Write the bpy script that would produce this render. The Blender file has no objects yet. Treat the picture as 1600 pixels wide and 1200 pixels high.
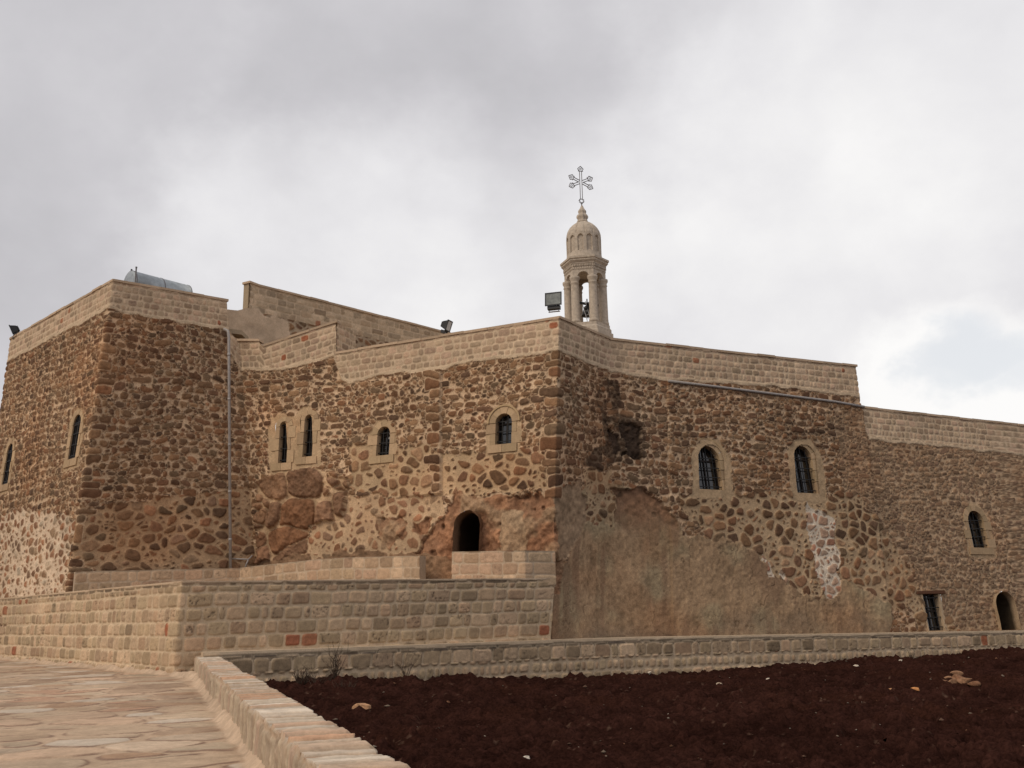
import bpy, math, random
import numpy as np
from mathutils import Vector, Matrix
C = bpy.context.scene
COL = C.collection
# ------------------------------------------------------------------ camera
cd = bpy.data.cameras.new('camera'); cam = bpy.data.objects.new('camera', cd); COL.objects.link(cam)
cd.sensor_width = 36; cd.lens = 36*1530/1600; cd.clip_start = .1; cd.clip_end = 8000
PITCH = math.atan(355/1530); ROLL = .018
fw = Vector((0, math.cos(PITCH), math.sin(PITCH))); r0 = Vector((1, 0, 0)); u0 = Vector((0, -math.sin(PITCH), math.cos(PITCH)))
rt = r0*math.cos(ROLL)-u0*math.sin(ROLL); up = u0*math.cos(ROLL)+r0*math.sin(ROLL)
m = Matrix((rt, up, -fw)).transposed().to_4x4(); m.translation = (0, 0, 1.6)
cam.matrix_world = m
C.camera = cam
SKY_N1, SKY_N2, SKY_BASE = .46, .15, .645
SKYBLOBS = [((-0.177, 0.9273, 0.33), 3, 14, 0.24), ((0.2236, 0.9186, 0.326), 2, 14, 0.1), ((0.4534, 0.8759, 0.165), 2, 9, 0.3), ((0.3568, 0.8164, 0.454), 4, 24, 0.17), ((-0.4079, 0.8371, 0.3645), 2, 14, 0.03), ((-0.3159, 0.8235, 0.4713), 4, 22, -0.09), ((-0.045, 0.8695, 0.4919), 3, 15, -0.08), ((0.1759, 0.8318, 0.5265), 2, 10, -0.05), ((0.3908, 0.8705, 0.2992), 2, 9, -0.03)]
SKYGAPS = [((0.4357, 0.8694, 0.2329), 0.5, 3.4, 0.26), ((0.4726, 0.8551, 0.2133), 0.5, 3, 0.22)]
# ------------------------------------------------------------------ exposure, sun, sky
C.view_settings.view_transform = 'Standard'; C.view_settings.look = 'None'
C.view_settings.exposure = 0; C.view_settings.gamma = 1
SUN_EL, SUN_AZ = math.radians(42), math.radians(232)      # azimuth clockwise from +Y: behind the camera, to its left
sd = bpy.data.lights.new('sun', 'SUN'); sd.energy = 1.5; sd.angle = math.radians(26); sd.color = (1, .86, .68)
so = bpy.data.objects.new('sun', sd); COL.objects.link(so)
sv = Vector((math.sin(SUN_AZ)*math.cos(SUN_EL), math.cos(SUN_AZ)*math.cos(SUN_EL), math.sin(SUN_EL)))
so.rotation_euler = sv.to_track_quat('Z', 'Y').to_euler(); so.location = sv*60
W = bpy.data.worlds.new('World'); C.world = W; W.use_nodes = True
nt = W.node_tree; nt.nodes.clear()
def nd(tree, typ, **kw):
    n = tree.nodes.new(typ)
    for k, v in kw.items(): setattr(n, k, v)
    return n
def wire(tree, sock, v):
    if isinstance(v, bpy.types.NodeSocket): tree.links.new(v, sock)
    elif v is not None: sock.default_value = v
def mth(tree, op, a, b=None, c=None, clamp=False):
    n = nd(tree, 'ShaderNodeMath', operation=op, use_clamp=clamp)
    for s, v in zip(n.inputs, (a, b, c)): wire(tree, s, v)
    return n.outputs[0]
def vmath(tree, op, a, b=None):
    n = nd(tree, 'ShaderNodeVectorMath', operation=op)
    wire(tree, n.inputs[0], a); wire(tree, n.inputs[1], b)
    return n.outputs['Value'] if op in ('DOT_PRODUCT', 'LENGTH') else n.outputs[0]
def noise(tree, vec, scale, detail=6, rough=.55, dist=0):
    n = nd(tree, 'ShaderNodeTexNoise'); wire(tree, n.inputs['Vector'], vec)
    n.inputs['Scale'].default_value = scale; n.inputs['Detail'].default_value = detail
    n.inputs['Roughness'].default_value = rough; n.inputs['Distortion'].default_value = dist
    return n
def mapr(tree, v, a, b, c=0, d=1, interp='SMOOTHSTEP'):
    n = nd(tree, 'ShaderNodeMapRange', interpolation_type=interp)
    wire(tree, n.inputs[0], v)
    for i, q in enumerate((a, b, c, d)): n.inputs[i+1].default_value = q
    return n.outputs[0]
def mixc(tree, f, a, b, blend='MIX'):
    n = nd(tree, 'ShaderNodeMix', data_type='RGBA', blend_type=blend)
    wire(tree, n.inputs['Factor'], f); wire(tree, n.inputs['A'], a); wire(tree, n.inputs['B'], b)
    return n.outputs['Result']
dirv = nd(nt, 'ShaderNodeTexCoord').outputs['Generated']
stre = vmath(nt, 'MULTIPLY', dirv, (1, 1, 1.3))
nz = noise(nt, stre, 3.0, 7, .58)
wob = vmath(nt, 'SUBTRACT', nz.outputs['Color'], (.5, .5, .5))
wob = vmath(nt, 'MULTIPLY', wob, (.42, .42, .36))
dw = vmath(nt, 'NORMALIZE', vmath(nt, 'ADD', dirv, wob))
n1 = noise(nt, stre, 3.6, 7, .52, .2).outputs[0]
n2 = noise(nt, stre, 11, 6, .55).outputs[0]
lum = mth(nt, 'ADD', mth(nt, 'MULTIPLY', mth(nt, 'SUBTRACT', n1, .5), SKY_N1), mth(nt, 'MULTIPLY', mth(nt, 'SUBTRACT', n2, .5), SKY_N2))
lum = mth(nt, 'ADD', lum, SKY_BASE)
for (d, rin, rout, amt) in SKYBLOBS:              # broad bright and dark cloud banks
    dt = vmath(nt, 'DOT_PRODUCT', dw, d)
    lum = mth(nt, 'ADD', lum, mapr(nt, dt, math.cos(math.radians(rout)), math.cos(math.radians(rin)), 0, amt))
cloud = nd(nt, 'ShaderNodeValToRGB'); cr = cloud.color_ramp
cr.elements[0].position = .30; cr.elements[0].color = (.40, .395, .415, 1)
cr.elements[1].position = 1.0; cr.elements[1].color = (.98, .97, .96, 1)
e = cr.elements.new(.58); e.color = (.60, .588, .614, 1)
e = cr.elements.new(.80); e.color = (.80, .790, .808, 1)
wire(nt, cloud.inputs[0], lum)
csc = nd(nt, 'ShaderNodeVectorMath', operation='SCALE'); wire(nt, csc.inputs[0], cloud.outputs[0]); csc.inputs['Scale'].default_value = 10
sky = nd(nt, 'ShaderNodeTexSky', sky_type='NISHITA', sun_disc=False)
sky.sun_elevation = SUN_EL; sky.sun_rotation = SUN_AZ; sky.air_density = 1.0; sky.dust_density = 2.0
gap = None
for (d, rin, rout, amt) in SKYGAPS:               # where thin blue shows between the clouds
    g = mapr(nt, vmath(nt, 'DOT_PRODUCT', dw, d), math.cos(math.radians(rout)), math.cos(math.radians(rin)), 0, amt)
    gap = g if gap is None else mth(nt, 'MAXIMUM', gap, g)
hz = mixc(nt, gap, csc.outputs[0], sky.outputs[0])
bg = nd(nt, 'ShaderNodeBackground'); bg.inputs['Strength'].default_value = .1
wire(nt, bg.inputs['Color'], hz)
wo = nd(nt, 'ShaderNodeOutputWorld'); nt.links.new(bg.outputs[0], wo.inputs[0])

# ------------------------------------------------------------------ materials
def base_mat(name, rough=.9, spec=.2):
    M = bpy.data.materials.new(name); M.use_nodes = True
    t = M.node_tree; b = t.nodes['Principled BSDF']
    b.inputs['Roughness'].default_value = rough; b.inputs['Specular IOR Level'].default_value = spec
    return M, t, b
def masonry_mat(name, bump=.5, scale=26, var=.35, rough=.95, tint=(1.05, 1.0, .93)):
    """stone colours come from the mesh's own attribute; grain, pores and roughness are procedural"""
    M, t, b = base_mat(name, rough, .12)
    a = nd(t, 'ShaderNodeAttribute', attribute_name='stone_colour')
    pos = nd(t, 'ShaderNodeTexCoord').outputs['Object']
    g = noise(t, pos, scale, 5, .65).outputs[0]
    g2 = noise(t, pos, scale*.23, 4, .6).outputs[0]
    k = mth(t, 'ADD', mapr(t, g, .25, .75, 1-var, 1+var, 'LINEAR'), mapr(t, g2, .3, .7, -.08, .08, 'LINEAR'))
    s = nd(t, 'ShaderNodeVectorMath', operation='SCALE'); wire(t, s.inputs[0], a.outputs['Color']); wire(t, s.inputs['Scale'], k)
    wire(t, b.inputs['Base Color'], vmath(t, 'MULTIPLY', s.outputs[0], tint))
    bp = nd(t, 'ShaderNodeBump'); bp.inputs['Strength'].default_value = bump; bp.inputs['Distance'].default_value = .03
    wire(t, bp.inputs['Height'], g); wire(t, b.inputs['Normal'], bp.outputs[0])
    return M
def plain_mat(name, col, rough=.9, spec=.2, metal=0, scale=20, var=.25, bump=.25):
    M, t, b = base_mat(name, rough, spec)
    pos = nd(t, 'ShaderNodeTexCoord').outputs['Object']
    g = noise(t, pos, scale, 5, .6).outputs[0]
    lo = tuple(c*(1-var) for c in col)+(1,); hi = tuple(min(1, c*(1+var)) for c in col)+(1,)
    wire(t, b.inputs['Base Color'], mixc(t, mapr(t, g, .3, .7), lo, hi))
    b.inputs['Metallic'].default_value = metal
    if bump:
        bp = nd(t, 'ShaderNodeBump'); bp.inputs['Strength'].default_value = bump; bp.inputs['Distance'].default_value = .02
        wire(t, bp.inputs['Height'], g); wire(t, b.inputs['Normal'], bp.outputs[0])
    return M
MAS = masonry_mat('rubble masonry', .55, 24)
ASH = masonry_mat('squared stone', .35, 30, .22)
PAV = masonry_mat('flagstones', .3, 22, .16, tint=(1.11, 1.08, 1.07))
SOIL = masonry_mat('red soil', 1.0, 16, .6, tint=(1, 1, 1))
SOIL.node_tree.nodes['Principled BSDF'].inputs['Specular IOR Level'].default_value = 0
DRESS = masonry_mat('dressed sandstone', .25, 18, .14)
CAP = plain_mat('coping stone', (.33, .26, .20), scale=9, var=.22)
TOWER = plain_mat('tower limestone', (.47, .395, .315), scale=7, var=.16, bump=.2)
IRON = plain_mat('black iron', (.012, .011, .011), .6, .3)
WOODF = plain_mat('dark window wood', (.022, .014, .010), .6, .3, scale=30)
GLASS = plain_mat('dark glass', (.006, .007, .008), .07, .9, 0, 3, .3, 0)
PALE = plain_mat('pale glass reflection', (.55, .55, .54), .8)  # colour of the reflection painted on one window pane
DARKIN = plain_mat('dark interior', (.03, .022, .018), .95)  # near-black, the shade inside the doorways put into the colour
ZINC = plain_mat('galvanised sheet', (.33, .36, .38), .48, .5, .55, 5, .18, .05)
PIPE = plain_mat('grey drain pipe', (.33, .30, .28), .6, .4, 0, 12, .15, .05)
STEEL = plain_mat('dull steel', (.16, .15, .155), .5, .5, .3, 20, .2, 0)
BLACKP = plain_mat('black lamp housing', (.014, .014, .015), .5, .4)
LAMPG = plain_mat('lamp glass', (.20, .21, .19), .12, .8, 0, 6, .3, 0)
LENSW = plain_mat('pale lamp glass', (.55, .56, .56), .2, .7, 0, 6, .1, 0)
TWIG = plain_mat('dry twigs', (.075, .05, .036), .95)
TWIGP = plain_mat('pale dry twigs', (.17, .13, .095), .95)
BRONZE = plain_mat('dark bell bronze', (.03, .028, .024), .5, .4, .4)
WHITEP = plain_mat('white paint', (.7, .7, .68), .5, .4)

# ------------------------------------------------------------------ objects
def tag(o, label=None, cat=None, group=None, kind=None):
    for k, v in (('label', label), ('category', cat), ('group', group), ('kind', kind)):
        if v: o[k] = v
    return o
def thing(name, label, cat, loc, group=None):
    o = bpy.data.objects.new(name, None); COL.objects.link(o); o.location = loc; o.empty_display_size = .3
    return tag(o, label, cat, group)
def root_loc(o):
    v = Vector(o.location)
    while o.parent: o = o.parent; v = v+Vector(o.location)
    return v
def link(name, me, mat, parent=None, loc=None):
    """mesh data is in world coordinates: shift it to the object's own origin"""
    o = bpy.data.objects.new(name, me); COL.objects.link(o)
    me.materials.append(mat)
    pl = Vector((0, 0, 0))
    if parent is not None:
        o.parent = parent; pl = root_loc(parent)
    if loc is None:
        n = len(me.vertices); co = np.empty(n*3, np.float32); me.vertices.foreach_get('co', co); co = co.reshape(-1, 3)
        loc = Vector([float(q) for q in ((co.min(0)+co.max(0))/2)]); loc.z = float(co[:, 2].min())
    loc = Vector(loc)
    me.transform(Matrix.Translation(-loc)); o.location = loc-pl
    return o
def mesh_np(name, V, Fq, col=None, smooth=True):
    """quads (n,4) from numpy; drops unused vertices"""
    used = np.zeros(len(V), bool); used[Fq.ravel()] = True
    idx = np.cumsum(used)-1
    V = V[used].astype(np.float32); Fq = idx[Fq].astype(np.int32)
    me = bpy.data.meshes.new(name)
    me.vertices.add(len(V)); me.vertices.foreach_set('co', V.ravel())
    nf = len(Fq); me.loops.add(nf*4); me.loops.foreach_set('vertex_index', Fq.ravel())
    me.polygons.add(nf); me.polygons.foreach_set('loop_start', np.arange(0, nf*4, 4, dtype=np.int32))
    me.polygons.foreach_set('use_smooth', np.full(nf, smooth))
    me.update(calc_edges=True)
    if col is not None:
        a = me.color_attributes.new('stone_colour', 'FLOAT_COLOR', 'POINT')
        c4 = np.ones((len(V), 4), np.float32); c4[:, :3] = np.clip(col[used], 0, 1)
        a.data.foreach_set('color', c4.ravel())
    return me
class MB:
    """collects prisms, tubes and lathes into one mesh"""
    def __init__(s): s.v = []; s.f = []; s.c = []; s.cur = (.4, .3, .2)
    def add(s, vs, fs):
        o = len(s.v); s.v += [tuple(q) for q in vs]; s.f += [tuple(i+o for i in f) for f in fs]; s.c += [s.cur]*len(vs)
    def prism(s, a, b):                       # two matching rings of points
        n = len(a)
        fs = [(i, (i+1) % n, n+(i+1) % n, n+i) for i in range(n)]
        fs += [tuple(range(n-1, -1, -1)), tuple(range(n, 2*n))]
        s.add(list(a)+list(b), fs)
    def box(s, c, ex, ey, ez):                # centre and three half-axis vectors
        c, ex, ey, ez = map(Vector, (c, ex, ey, ez))
        q = [(-1, -1), (1, -1), (1, 1), (-1, 1)]
        s.prism([c+ex*i+ey*j-ez for i, j in q], [c+ex*i+ey*j+ez for i, j in q])
    def tube(s, pts, r, n=8, taper=None):
        pts = [Vector(p) for p in pts]; rings = []
        for i, p in enumerate(pts):
            d = (pts[min(i+1, len(pts)-1)]-pts[max(i-1, 0)]).normalized()
            a = d.cross(Vector((0, 0, 1)));
            if a.length < .05: a = d.cross(Vector((1, 0, 0)))
            a.normalize(); b = d.cross(a)
            rr = r if taper is None else r*(1+(taper-1)*i/(len(pts)-1))
            rings.append([p+(a*math.cos(2*math.pi*k/n)+b*math.sin(2*math.pi*k/n))*rr for k in range(n)])
        vs = [q for R in rings for q in R]; fs = []
        for i in range(len(rings)-1):
            for k in range(n): fs.append((i*n+k, i*n+(k+1) % n, (i+1)*n+(k+1) % n, (i+1)*n+k))
        fs.append(tuple(range(n-1, -1, -1))); fs.append(tuple((len(rings)-1)*n+k for k in range(n)))
        s.add(vs, fs)
    def lathe(s, prof, c=(0, 0, 0), n=32, fn=None, rot=0):
        c = Vector(c); vs = []; fs = []
        for (r, z) in prof:
            for k in range(n):
                t = 2*math.pi*k/n+rot; rr = r if fn is None else fn(r, z, t)
                vs.append(c+Vector((rr*math.cos(t), rr*math.sin(t), z)))
        for i in range(len(prof)-1):
            for k in range(n): fs.append((i*n+k, i*n+(k+1) % n, (i+1)*n+(k+1) % n, (i+1)*n+k))
        fs.append(tuple(range(n-1, -1, -1))); fs.append(tuple((len(prof)-1)*n+k for k in range(n)))
        s.add(vs, fs)
    def build(s, name, mat, parent=None, smooth=False, loc=None):
        me = bpy.data.meshes.new(name); me.from_pydata(s.v, [], s.f)
        a = me.color_attributes.new('stone_colour', 'FLOAT_COLOR', 'POINT')
        c4 = np.ones((len(s.v), 4), np.float32); c4[:, :3] = np.array(s.c)
        a.data.foreach_set('color', c4.ravel())
        if smooth: me.polygons.foreach_set('use_smooth', np.full(len(me.polygons), True))
        me.update()
        return link(name, me, mat, parent, loc)

# ------------------------------------------------------------------ masonry fields (numpy)
def hsh(i, j, seed):
    i = np.asarray(i).astype(np.int64).astype(np.uint32); j = np.asarray(j).astype(np.int64).astype(np.uint32)
    h = i*np.uint32(374761393)+j*np.uint32(668265263)+np.uint32((seed*2246822519) & 0xffffffff)
    h = (h ^ (h >> np.uint32(13)))*np.uint32(1274126177)
    h = (h ^ (h >> np.uint32(15)))*np.uint32(2246822519)
    h = h ^ (h >> np.uint32(16))
    return (h.astype(np.float64)/4294967296.).astype(np.float32)
def vnoise(x, y, seed):
    xi = np.floor(x); yi = np.floor(y); fx = x-xi; fy = y-yi
    fx = fx*fx*(3-2*fx); fy = fy*fy*(3-2*fy)
    a = hsh(xi, yi, seed); b = hsh(xi+1, yi, seed); c = hsh(xi, yi+1, seed); d = hsh(xi+1, yi+1, seed)
    return (a*(1-fx)+b*fx)*(1-fy)+(c*(1-fx)+d*fx)*fy
def fbm(x, y, seed, oct=3):
    s = 0; a = .5; t = 0
    for k in range(oct):
        s = s+a*vnoise(x, y, seed+17*k); t += a; a *= .5; x = x*2.03+3.1; y = y*2.03+7.7
    return s/t
def sstep(a, b, x):
    t = np.clip((x-a)/(b-a), 0, 1); return t*t*(3-2*t)
def cells(u, v, cw, ch, jit, seed, wvar=.25, jv=None):
    jv = jit if jv is None else jv
    a = cw/ch; V = v*a; j0 = np.floor(V/cw)
    cand = []
    for dj in (-1, 0, 1):
        j = j0+dj; off = hsh(j, j*0+5, seed+3)*cw; i0 = np.floor((u-off)/cw)
        for di in (-1, 0, 1):
            i = i0+di
            px = (i+.5+jit*(hsh(i, j, seed)-.5))*cw+off; py = (j+.5+jv*(hsh(i, j, seed+1)-.5))*cw
            w = (hsh(i, j, seed+2)-.5)*wvar*cw*cw
            cand.append(((u-px)**2+(V-py)**2-w, px, py, hsh(i, j, seed+7)))
    D = np.stack([c[0] for c in cand]); k = D.argmin(0); ar = np.arange(len(u))
    D1 = D[k, ar]; X1 = np.stack([c[1] for c in cand])[k, ar]; Y1 = np.stack([c[2] for c in cand])[k, ar]
    rid = np.stack([c[3] for c in cand])[k, ar]
    s = .085*cw; acc = np.zeros(len(u), np.float32)
    for n, c in enumerate(cand):
        L = np.hypot(c[1]-X1, c[2]-Y1); ok = L > 1e-5
        dk = np.where(ok, (c[0]-D1)/(2*np.maximum(L, 1e-5)), 9)
        acc += np.where(ok, np.exp(-np.clip(dk, -.2, 4)/s), 0)
    d = -s*np.log(np.maximum(acc, 1e-9))
    return d*(.5+.5/a), rid
def blocks(u, v, rowh, bw, seed, s=.035, cut=.62):
    j = np.floor(v/rowh); fv = v-j*rowh
    w = bw*(.75+.6*hsh(j, j*0+1, seed)); x = u/w+hsh(j, j*0+2, seed)*7
    i = np.floor(x)
    b0 = i+cut*(hsh(i, j, seed+5)-.5)
    i = np.where(x < b0, i-1, i); b1 = i+1+cut*(hsh(i+1, j, seed+5)-.5)
    i = np.where(x >= b1, i+1, i)
    b0 = i+cut*(hsh(i, j, seed+5)-.5); b1 = i+1+cut*(hsh(i+1, j, seed+5)-.5)
    ds = [(x-b0)*w, (b1-x)*w, fv, rowh-fv]
    d = -s*np.log(sum(np.exp(-np.clip(q, -.3, 3)/s) for q in ds))
    return d, hsh(i, j, seed+9), hsh(i, j, seed+11)
def courses(u, v, rowh, bw, seed, s=.055):
    j = np.floor(v/rowh); fv = v-j*rowh
    w = bw*(.75+.55*hsh(j, j*0+1, seed)); x = u/w+hsh(j, j*0+2, seed)*7
    i = np.floor(x); cut = .85
    b0 = i+cut*(hsh(i, j, seed+5)-.5); i = np.where(x < b0, i-1, i)
    b1 = i+1+cut*(hsh(i+1, j, seed+5)-.5); i = np.where(x >= b1, i+1, i)
    b0 = i+cut*(hsh(i, j, seed+5)-.5); b1 = i+1+cut*(hsh(i+1, j, seed+5)-.5)
    r1 = hsh(i, j, seed+9); r2 = hsh(i, j, seed+11)
    xm = (x-b0)/np.maximum(b1-b0, .05)-.5
    tilt = (hsh(i, j, seed+12)-.5)*.30*rowh*xm*2            # each stone sits a little askew
    lo = .20*rowh*r2*r2; hi = .20*rowh*hsh(i, j, seed+13)**2
    ds = [(x-b0)*w, (b1-x)*w, fv-lo+tilt, rowh-hi-fv-tilt]
    d = -s*np.log(sum(np.exp(-np.clip(q, -.3, 3)/s) for q in ds))
    return d, r1
def pick(pal, r):
    pal = np.array(pal, np.float32); return pal[np.minimum((r*len(pal)).astype(int), len(pal)-1)]
def bulge(d, m, r):
    t = np.clip((d-m)/r, 0, 1); return np.sqrt(1-(1-t)**2)
BROWN = [(0.191, 0.104, 0.059), (0.165, 0.097, 0.059), (0.213, 0.127, 0.073), (0.130, 0.075, 0.048), (0.175, 0.109, 0.067), (0.205, 0.108, 0.061),
         (0.152, 0.103, 0.066), (0.150, 0.082, 0.050), (0.202, 0.120, 0.070), (0.116, 0.072, 0.048), (0.236, 0.141, 0.082), (0.141, 0.088, 0.056), (0.256, 0.160, 0.095)]
WARMR = [(0.265, 0.150, 0.091), (0.232, 0.131, 0.082), (0.292, 0.185, 0.115), (0.211, 0.135, 0.091), (0.265, 0.185, 0.122), (0.281, 0.144, 0.084)]
MORT = (.530, .395, .275)
PALEM = (.47, .395, .315)
CREAM = [(0.451, 0.341, 0.248), (0.424, 0.311, 0.223), (0.482, 0.370, 0.273), (0.392, 0.292, 0.210), (0.451, 0.323, 0.235), (0.416, 0.321, 0.229), (0.466, 0.336, 0.251)]
OLIVE = [(0.418, 0.319, 0.213), (0.447, 0.328, 0.224), (0.389, 0.303, 0.205), (0.476, 0.359, 0.251), (0.360, 0.273, 0.186), (0.432, 0.305, 0.209), (0.458, 0.339, 0.239)]
REDS = [(.32, .125, .070), (.32, .150, .090), (.28, .115, .070)]
def rubble(u, z, cw, ch, mw, r, amp, seed, pal, mort, jit=.9, jv=None, contrast=1.0, wv=.25, small=.3, laid=False):
    wu = u+(fbm(u*1.1, z*1.1, seed+50, 2)-.5)*.30+(fbm(u*4.5, z*4.5, seed+52, 3)-.5)*.11
    wz = z+(fbm(u*1.1, z*1.1, seed+51, 2)-.5)*.22+(fbm(u*4.5, z*4.5, seed+53, 3)-.5)*.10
    if laid:
        wz = z+(wz-z)*.75+(fbm(u*.30, z*.22, seed+54, 2)-.5)*.5
        d, rid = courses(wu, wz, ch, cw, seed); d = d-.009-.022*fbm(u*.45, z*.45, seed+66, 2)
        d2, r2 = cells(wu, wz, .17, .12, .9, seed+401, .5)      # chips packed into the joints
        ch_ = (d < -.012) & (d2-.016 > d) & (r2 > .3)
        d[ch_] = d2[ch_]-.004; rid[ch_] = r2[ch_]
    else:
        d, rid = cells(wu, wz, cw, ch, jit, seed, wv, jv)
    if small and not laid:
        sm_ = ((rid*19.7) % 1) < small
        d2, r2 = cells(wu[sm_], wz[sm_], cw*.52, ch*.55, .9, seed+400, .4)
        d[sm_] = np.minimum(d[sm_], d2); rid[sm_] = (rid[sm_]*.6+r2*.4)
    cover = fbm(u*.45, z*.45, seed+60, 2)
    mm = mw*(.62+.75*cover)*(.78+.44*((rid*7.31) % 1))
    msk = sstep(mm-.008, mm+.014, d)
    rough = fbm(u*9, z*9, seed+61, 3)
    proud = .45+.9*((rid*13.7) % 1)
    disp = msk*bulge(d, mm, r)*amp*proud+msk*(rough-.5)*amp*.55+(1-msk)*(fbm(u*6, z*6, seed+62, 2)-.5)*.02
    sc = pick(pal, rid)*(.72+.56*((rid*29.3) % 1))[:, None]
    sc = sc*(.70+.6*fbm(u*8, z*8, seed+63, 3))[:, None]
    mc = np.array(mort, np.float32)*(.80+.4*fbm(u*3, z*3, seed+64, 3))[:, None]*(.86+.28*fbm(u*.6, z*.6, seed+65, 2))[:, None]
    sc = mc*(1-contrast)+sc*contrast
    return sc*msk[:, None]+mc*(1-msk)[:, None], disp
def ashlar(u, z, rowh, bw, seed, pal, mort, mw=.021, amp=.026, reds=.022, pores=.35):
    wu = u+(fbm(u*2.2, z*2.2, seed+50, 2)-.5)*.09; wz = z+(fbm(u*1.2, z*2.2, seed+51, 2)-.5)*.075
    d, rid, r2 = blocks(wu, wz, rowh, bw, seed)
    mm = mw*(.5+1.0*fbm(u*.9, z*.9, seed+60, 2))*(.6+.8*r2)
    msk = sstep(mm-.008, mm+.012, d)
    g = fbm(u*10, z*10, seed+61, 3)
    disp = msk*bulge(d, mm, .05)*amp*(.5+.9*r2)+msk*(g-.5)*.016
    sc = pick(pal, rid)*(.70+.46*((r2*17.1) % 1))[:, None]
    isr = (((rid*91.7) % 1) < reds*.6)
    sc = np.where(isr[:, None], pick(REDS, r2)*(.8+.4*g)[:, None], sc)
    po = sstep(.62, .76, fbm(u*17, z*15, seed+70, 3))*sstep(.3, .9, (rid*53.9) % 1)*pores*1.7
    sc = sc*(.80+.4*g)[:, None]*(1-.5*np.clip(po, 0, 1))[:, None]
    mc = np.array(mort, np.float32)*(.85+.3*fbm(u*5, z*5, seed+64, 2))[:, None]
    return sc*msk[:, None]+mc*(1-msk)[:, None], disp-.02*np.clip(po, 0, 1)*msk
def inpoly(u, z, poly):
    P = np.array(poly, np.float32); r = np.zeros(len(u), bool)
    bx = (u >= P[:, 0].min()) & (u <= P[:, 0].max()) & (z >= P[:, 1].min()) & (z <= P[:, 1].max())
    if not bx.any(): return r
    x = u[bx]; y = z[bx]; ins = np.zeros(len(x), bool)
    for (x0, y0), (x1, y1) in zip(P, np.roll(P, -1, 0)):
        if y0 == y1: continue
        c = (y0 > y) != (y1 > y)
        ins ^= c & (x < (x1-x0)*(y-y0)/(y1-y0)+x0)
    r[bx] = ins; return r
class Strip:
    """a run of battered walls: plan nodes at z=0 and z=16, straight edges between them"""
    def __init__(s, nodes):
        s.n = np.array(nodes, np.float64); q = (s.n[:, :2]+s.n[:, 2:])/2
        s.u = np.concatenate([[0], np.cumsum(np.hypot(*np.diff(q, axis=0).T))])
    def at(s, u, z):
        c = [np.interp(u, s.u, s.n[:, k]) for k in range(4)]; t = np.asarray(z)/16
        return np.stack([c[0]+(c[2]-c[0])*t, c[1]+(c[3]-c[1])*t, t*16+0*c[0]], -1)
    def frame(s, u, z):
        p = s.at(np.array([u-.3, u+.3, u, u]), np.array([z, z, z, z+1.]))
        t = Vector(p[1]-p[0]).normalized(); w = Vector(p[3]-p[2]).normalized(); n = t.cross(w).normalized(); w = n.cross(t)
        return Vector(p[2]), t, w, n
    def cols(s, steps):
        out = []
        for a, b, st in zip(s.u[:-1], s.u[1:], steps):
            k = max(2, int(round((b-a)/st))); out.append(np.linspace(a, b, k, endpoint=False))
        return np.concatenate(out+[[s.u[-1]]])
def wall_mesh(strip, us, zs, ztop, zbot, paint, holes=(), splits=None):
    """displaced masonry grid; returns {key: (V, faces, colours)}"""
    nu, nz_ = len(us), len(zs)
    zt = ztop(us); zb = zbot(us)
    U = np.repeat(us[None, :], nz_, 0); Zr = np.repeat(zs[:, None], nu, 1)
    Z = np.minimum(Zr, zt[None, :])
    act = (Zr <= zt[None, :]+(zs[1]-zs[0])*1.5) & (Zr >= zb[None, :]-(zs[1]-zs[0])*1.5)
    P = strip.at(U.ravel(), Z.ravel()).reshape(nz_, nu, 3)
    pt = strip.at(us, us*0+7.); tg = np.gradient(pt, axis=0)
    ku = np.ones(5)/5; tg = np.stack([np.convolve(np.pad(tg[:, k], 2, mode='edge'), ku, 'valid') for k in range(3)], -1)
    upv = strip.at(us, us*0+8.)-pt
    nrm = np.cross(tg, upv); nrm /= np.linalg.norm(nrm, axis=1)[:, None]
    col = np.zeros((nz_, nu, 3), np.float32); key = np.zeros((nz_, nu), np.int8)
    c, d, kk = paint(U[act].astype(np.float32), Z[act].astype(np.float32))
    col[act] = c; key[act] = kk
    D = np.zeros((nz_, nu)); D[act] = d
    P = P+nrm[None]*D[..., None]
    zl = Zr[:-1]
    ztm = np.minimum(zt[:-1], zt[1:]); zbm = np.maximum(zb[:-1], zb[1:])
    ok = (zl[:, :-1] < ztm[None]-.002) & (zl[:, :-1] >= zbm[None])
    cu = (U[:-1, :-1]+U[1:, 1:])/2; cz = (Z[:-1, :-1]+Z[1:, 1:])/2
    for h in holes: ok &= ~inpoly(cu.ravel().astype(np.float32), cz.ravel().astype(np.float32), h).reshape(ok.shape)
    idx = np.arange(nz_*nu).reshape(nz_, nu)
    Fq = np.stack([idx[:-1, :-1], idx[:-1, 1:], idx[1:, 1:], idx[1:, :-1]], -1)
    out = {}
    fk = key[:-1, :-1]
    for k in np.unique(fk[ok]):
        out[int(k)] = (P.reshape(-1, 3), Fq[ok & (fk == k)], col.reshape(-1, 3))
    return out
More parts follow.
